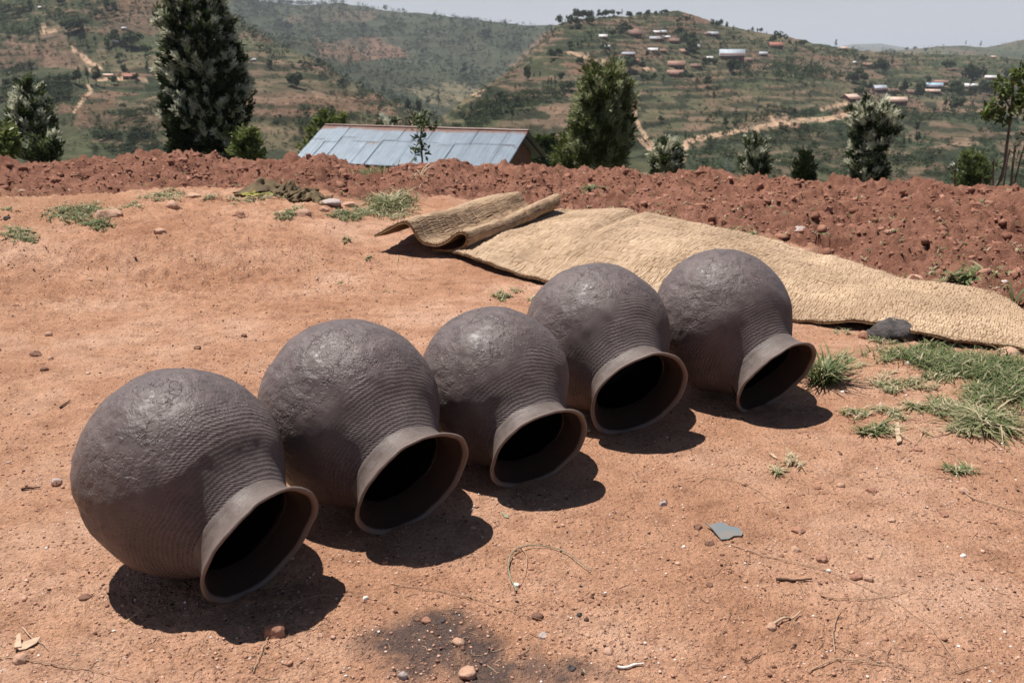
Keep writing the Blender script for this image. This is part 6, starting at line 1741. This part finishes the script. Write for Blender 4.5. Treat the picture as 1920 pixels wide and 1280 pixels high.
shard('wood_chip', 'flat pale husk in the right yard below the grass', 'husk', [(1441, 851), (1450, 853), (1458, 862), (1450, 859)], PALE, 0.003, 0.003)
# fine fibres and rootlets: a litter nobody could count
rng = np.random.default_rng(70)
ps = []; ct = []
spots = [(560, 1180, 90, 60, 60), (1600, 1230, 120, 45, 80), (700, 490, 90, 40, 60), (560, 480, 110, 40, 60), (800, 530, 60, 30, 30), (480, 1250, 120, 30, 40), (900, 1200, 160, 60, 50), (180, 1210, 140, 50, 35), (1500, 900, 130, 60, 45), (1750, 850, 110, 60, 80), (960, 800, 900, 420, 260), (1380, 1150, 140, 60, 50), (700, 420, 140, 25, 50), (1850, 1100, 120, 120, 25)]
for (cx, cy, rx, ry, n) in spots:
    for _ in range(n):
        x0 = cx + rng.normal() * rx * .6; y0 = cy + rng.normal() * ry * .6
        if y0 < 395 or y0 > 1290: continue
        a = rng.random() * 6.28; l = (8 + 26 * rng.random() ** 2) * (0.4 + y0 / 1400); cv = rng.normal() * 0.9
        t = np.linspace(0, 1, 5)
        ang = a + cv * t
        ps.append(np.stack([x0 + np.cumsum(np.cos(ang)) * l / 5, y0 + np.cumsum(np.sin(ang)) * l / 8], 1)); ct.append(rng.random())
A5 = np.array(ps); W = og_vec(A5[..., 0].ravel(), A5[..., 1].ravel()).reshape(len(ps), 5, 3)
parts = []; cols = []
for i in range(len(ps)):
    V, q = tube(W[i] + [0, 0, 0.0015], 0.0005 + 0.0006 * ct[i], 3); parts.append((V, q)); cols.append(np.full(len(V), 0.15 + 0.8 * ((ct[i] * 7.3) % 1)))
V, q = merge(parts)
FIB = tinted('rootlets', [(0.0, (0.07, 0.04, 0.03)), (0.5, (0.26, 0.15, 0.10)), (1.0, (0.52, 0.38, 0.26))], 0.85, 0.15)
o = link('rootlet_litter', mesh('rootlet_litter', V, q, FIB, col=np.concatenate(cols))); tag(o, kind='stuff')

# ------------------------------------------------------------------ crumpled cloth on the bank
CLOTHM = simple('brown_olive_cloth', (0.07, 0.05, 0.03), (0.17, 0.125, 0.07), 6, 0.9, 0.15, 0.006, 60)
CLY = simple('yellow_trim', (0.22, 0.19, 0.045), (0.30, 0.26, 0.08), 6, 0.85, 0.15)
cp = onground(555, 378)
root = tag(empty('crumpled_cloth', (cp.x, cp.y, gz(cp.x, cp.y))), 'crumpled brown and olive cloth lying on the bank, its left side propped up', 'cloth')
def cloth_lobe(name, pts, mat, seed, w=0.16, amp=0.035):
    """sheet draped along a ridge line given in photo pixels with heights above ground"""
    rg = np.random.default_rng(seed)
    R_ = []
    for px, py, h in pts:
        b = onground(px, py); R_.append([b.x, b.y, gz(b.x, b.y, False) + h])
    R_ = resample(R_, 40)
    vv_ = np.linspace(-1, 1, 22)
    T = np.gradient(R_, axis=0); S1 = nrmz(np.cross(T, [0, 0, 1.0]))
    G = R_[:, None] + S1[:, None] * (vv_[None, :, None] * w)
    uu, ww = np.meshgrid(np.linspace(0, 1, 40), vv_, indexing='ij')
    G[..., 2] -= (np.abs(ww) ** 1.3) * (R_[:, 2] - h_near(R_[:, 0], R_[:, 1], False) - 0.012)[:, None] 
    fo = amp * fbm(uu * 6 + seed, ww * 2.2, 3, seed); G[..., 2] += fo * (1 - 0.4 * np.abs(ww)); G[..., 0] += 0.5 * fo; G[..., 1] += amp * 0.9 * fbm(uu * 5, ww * 3 + 9, 2, seed + 3)
    G[..., 2] = np.maximum(G[..., 2], h_near(G[..., 0], G[..., 1], False) + 0.004)
    G = G - np.array(root.location)
    flip = 1.0 if np.cross(G[5, 5] - G[4, 5], G[4, 6] - G[4, 5])[2] > 0 else -1.0
    grid_mesh(name, G, mat, root, 0.005, flip)
cloth_lobe('cloth_panel', [(470, 366, .01), (480, 363, .08), (495, 360, .13), (512, 363, .09), (535, 366, .02)], CLOTHM, 3, 0.17, 0.03)
cloth_lobe('cloth_panel', [(515, 368, .02), (530, 366, .07), (545, 366, .08), (556, 367, .06), (566, 370, .02)], CLOTHM, 5, 0.15, 0.06)
cloth_lobe('cloth_panel', [(540, 374, .02), (562, 372, .05), (580, 374, .05), (598, 376, .045), (618, 379, .01)], CLOTHM, 8, 0.15, 0.045)
cloth_lobe('yellow_edge', [(462, 368, .01), (474, 367, .03), (486, 366, .03), (500, 369, .01)], CLY, 11, 0.10, 0.015)

# ------------------------------------------------------------------ wisp of smoke, and the haze of the air
m, t = newmat('smoke')
o_ = nd(t, 'ShaderNodeOutputMaterial'); pv = nd(t, 'ShaderNodeVolumePrincipled')
pv.inputs['Color'].default_value = (0.75, 0.85, 1.0, 1)
co = objco(t)
gl = nd(t, 'ShaderNodeTexGradient', gradient_type='SPHERICAL'); t.links.new(co, gl.inputs[0])
dn = math_(t, 'MULTIPLY', math_(t, 'MULTIPLY', gl.outputs['Fac'], ramp(t, noise(t, co, 2.4, 4, 0.6), [(0.35, (0,) * 3), (0.7, (1,) * 3)])), 0.10)
t.links.new(dn, pv.inputs['Density']); t.links.new(pv.outputs[0], o_.inputs['Volume'])
for (a, b, w_, h_, rr_s) in ((1362, 318, 12, 24, 150.0),):
    P = at(a, b, rr_s)
    V, q = I2[0] * 1.0, I2[1]
    ob = link('smoke', mesh('smoke', V, q, m)); ob.location = P; ob.scale = (w_ / F * rr_s * 1.3, w_ / F * rr_s * 1.3, h_ / F * rr_s * 1.3); tag(ob, kind='stuff')
hz, t = newmat('haze')
o_ = nd(t, 'ShaderNodeOutputMaterial'); pv = nd(t, 'ShaderNodeVolumePrincipled')
pv.inputs['Color'].default_value = (0.86, 0.92, 1.0, 1)
pv.inputs['Density'].default_value = 0.00012
pv.inputs['Anisotropy'].default_value = 0.2
t.links.new(pv.outputs[0], o_.inputs['Volume'])
zlo = min(float(VF[:, 2].min()), float(V0[:, 2].min())) - 1.0; zhi = max(float(VF[:, 2].max()), 60.0) + 25
Vb, qb = boxv(-12100, 12100, -12100, 12100, zlo, zhi)
h_o = link('haze', mesh('haze', Vb, qb, hz)); tag(h_o, kind='stuff')
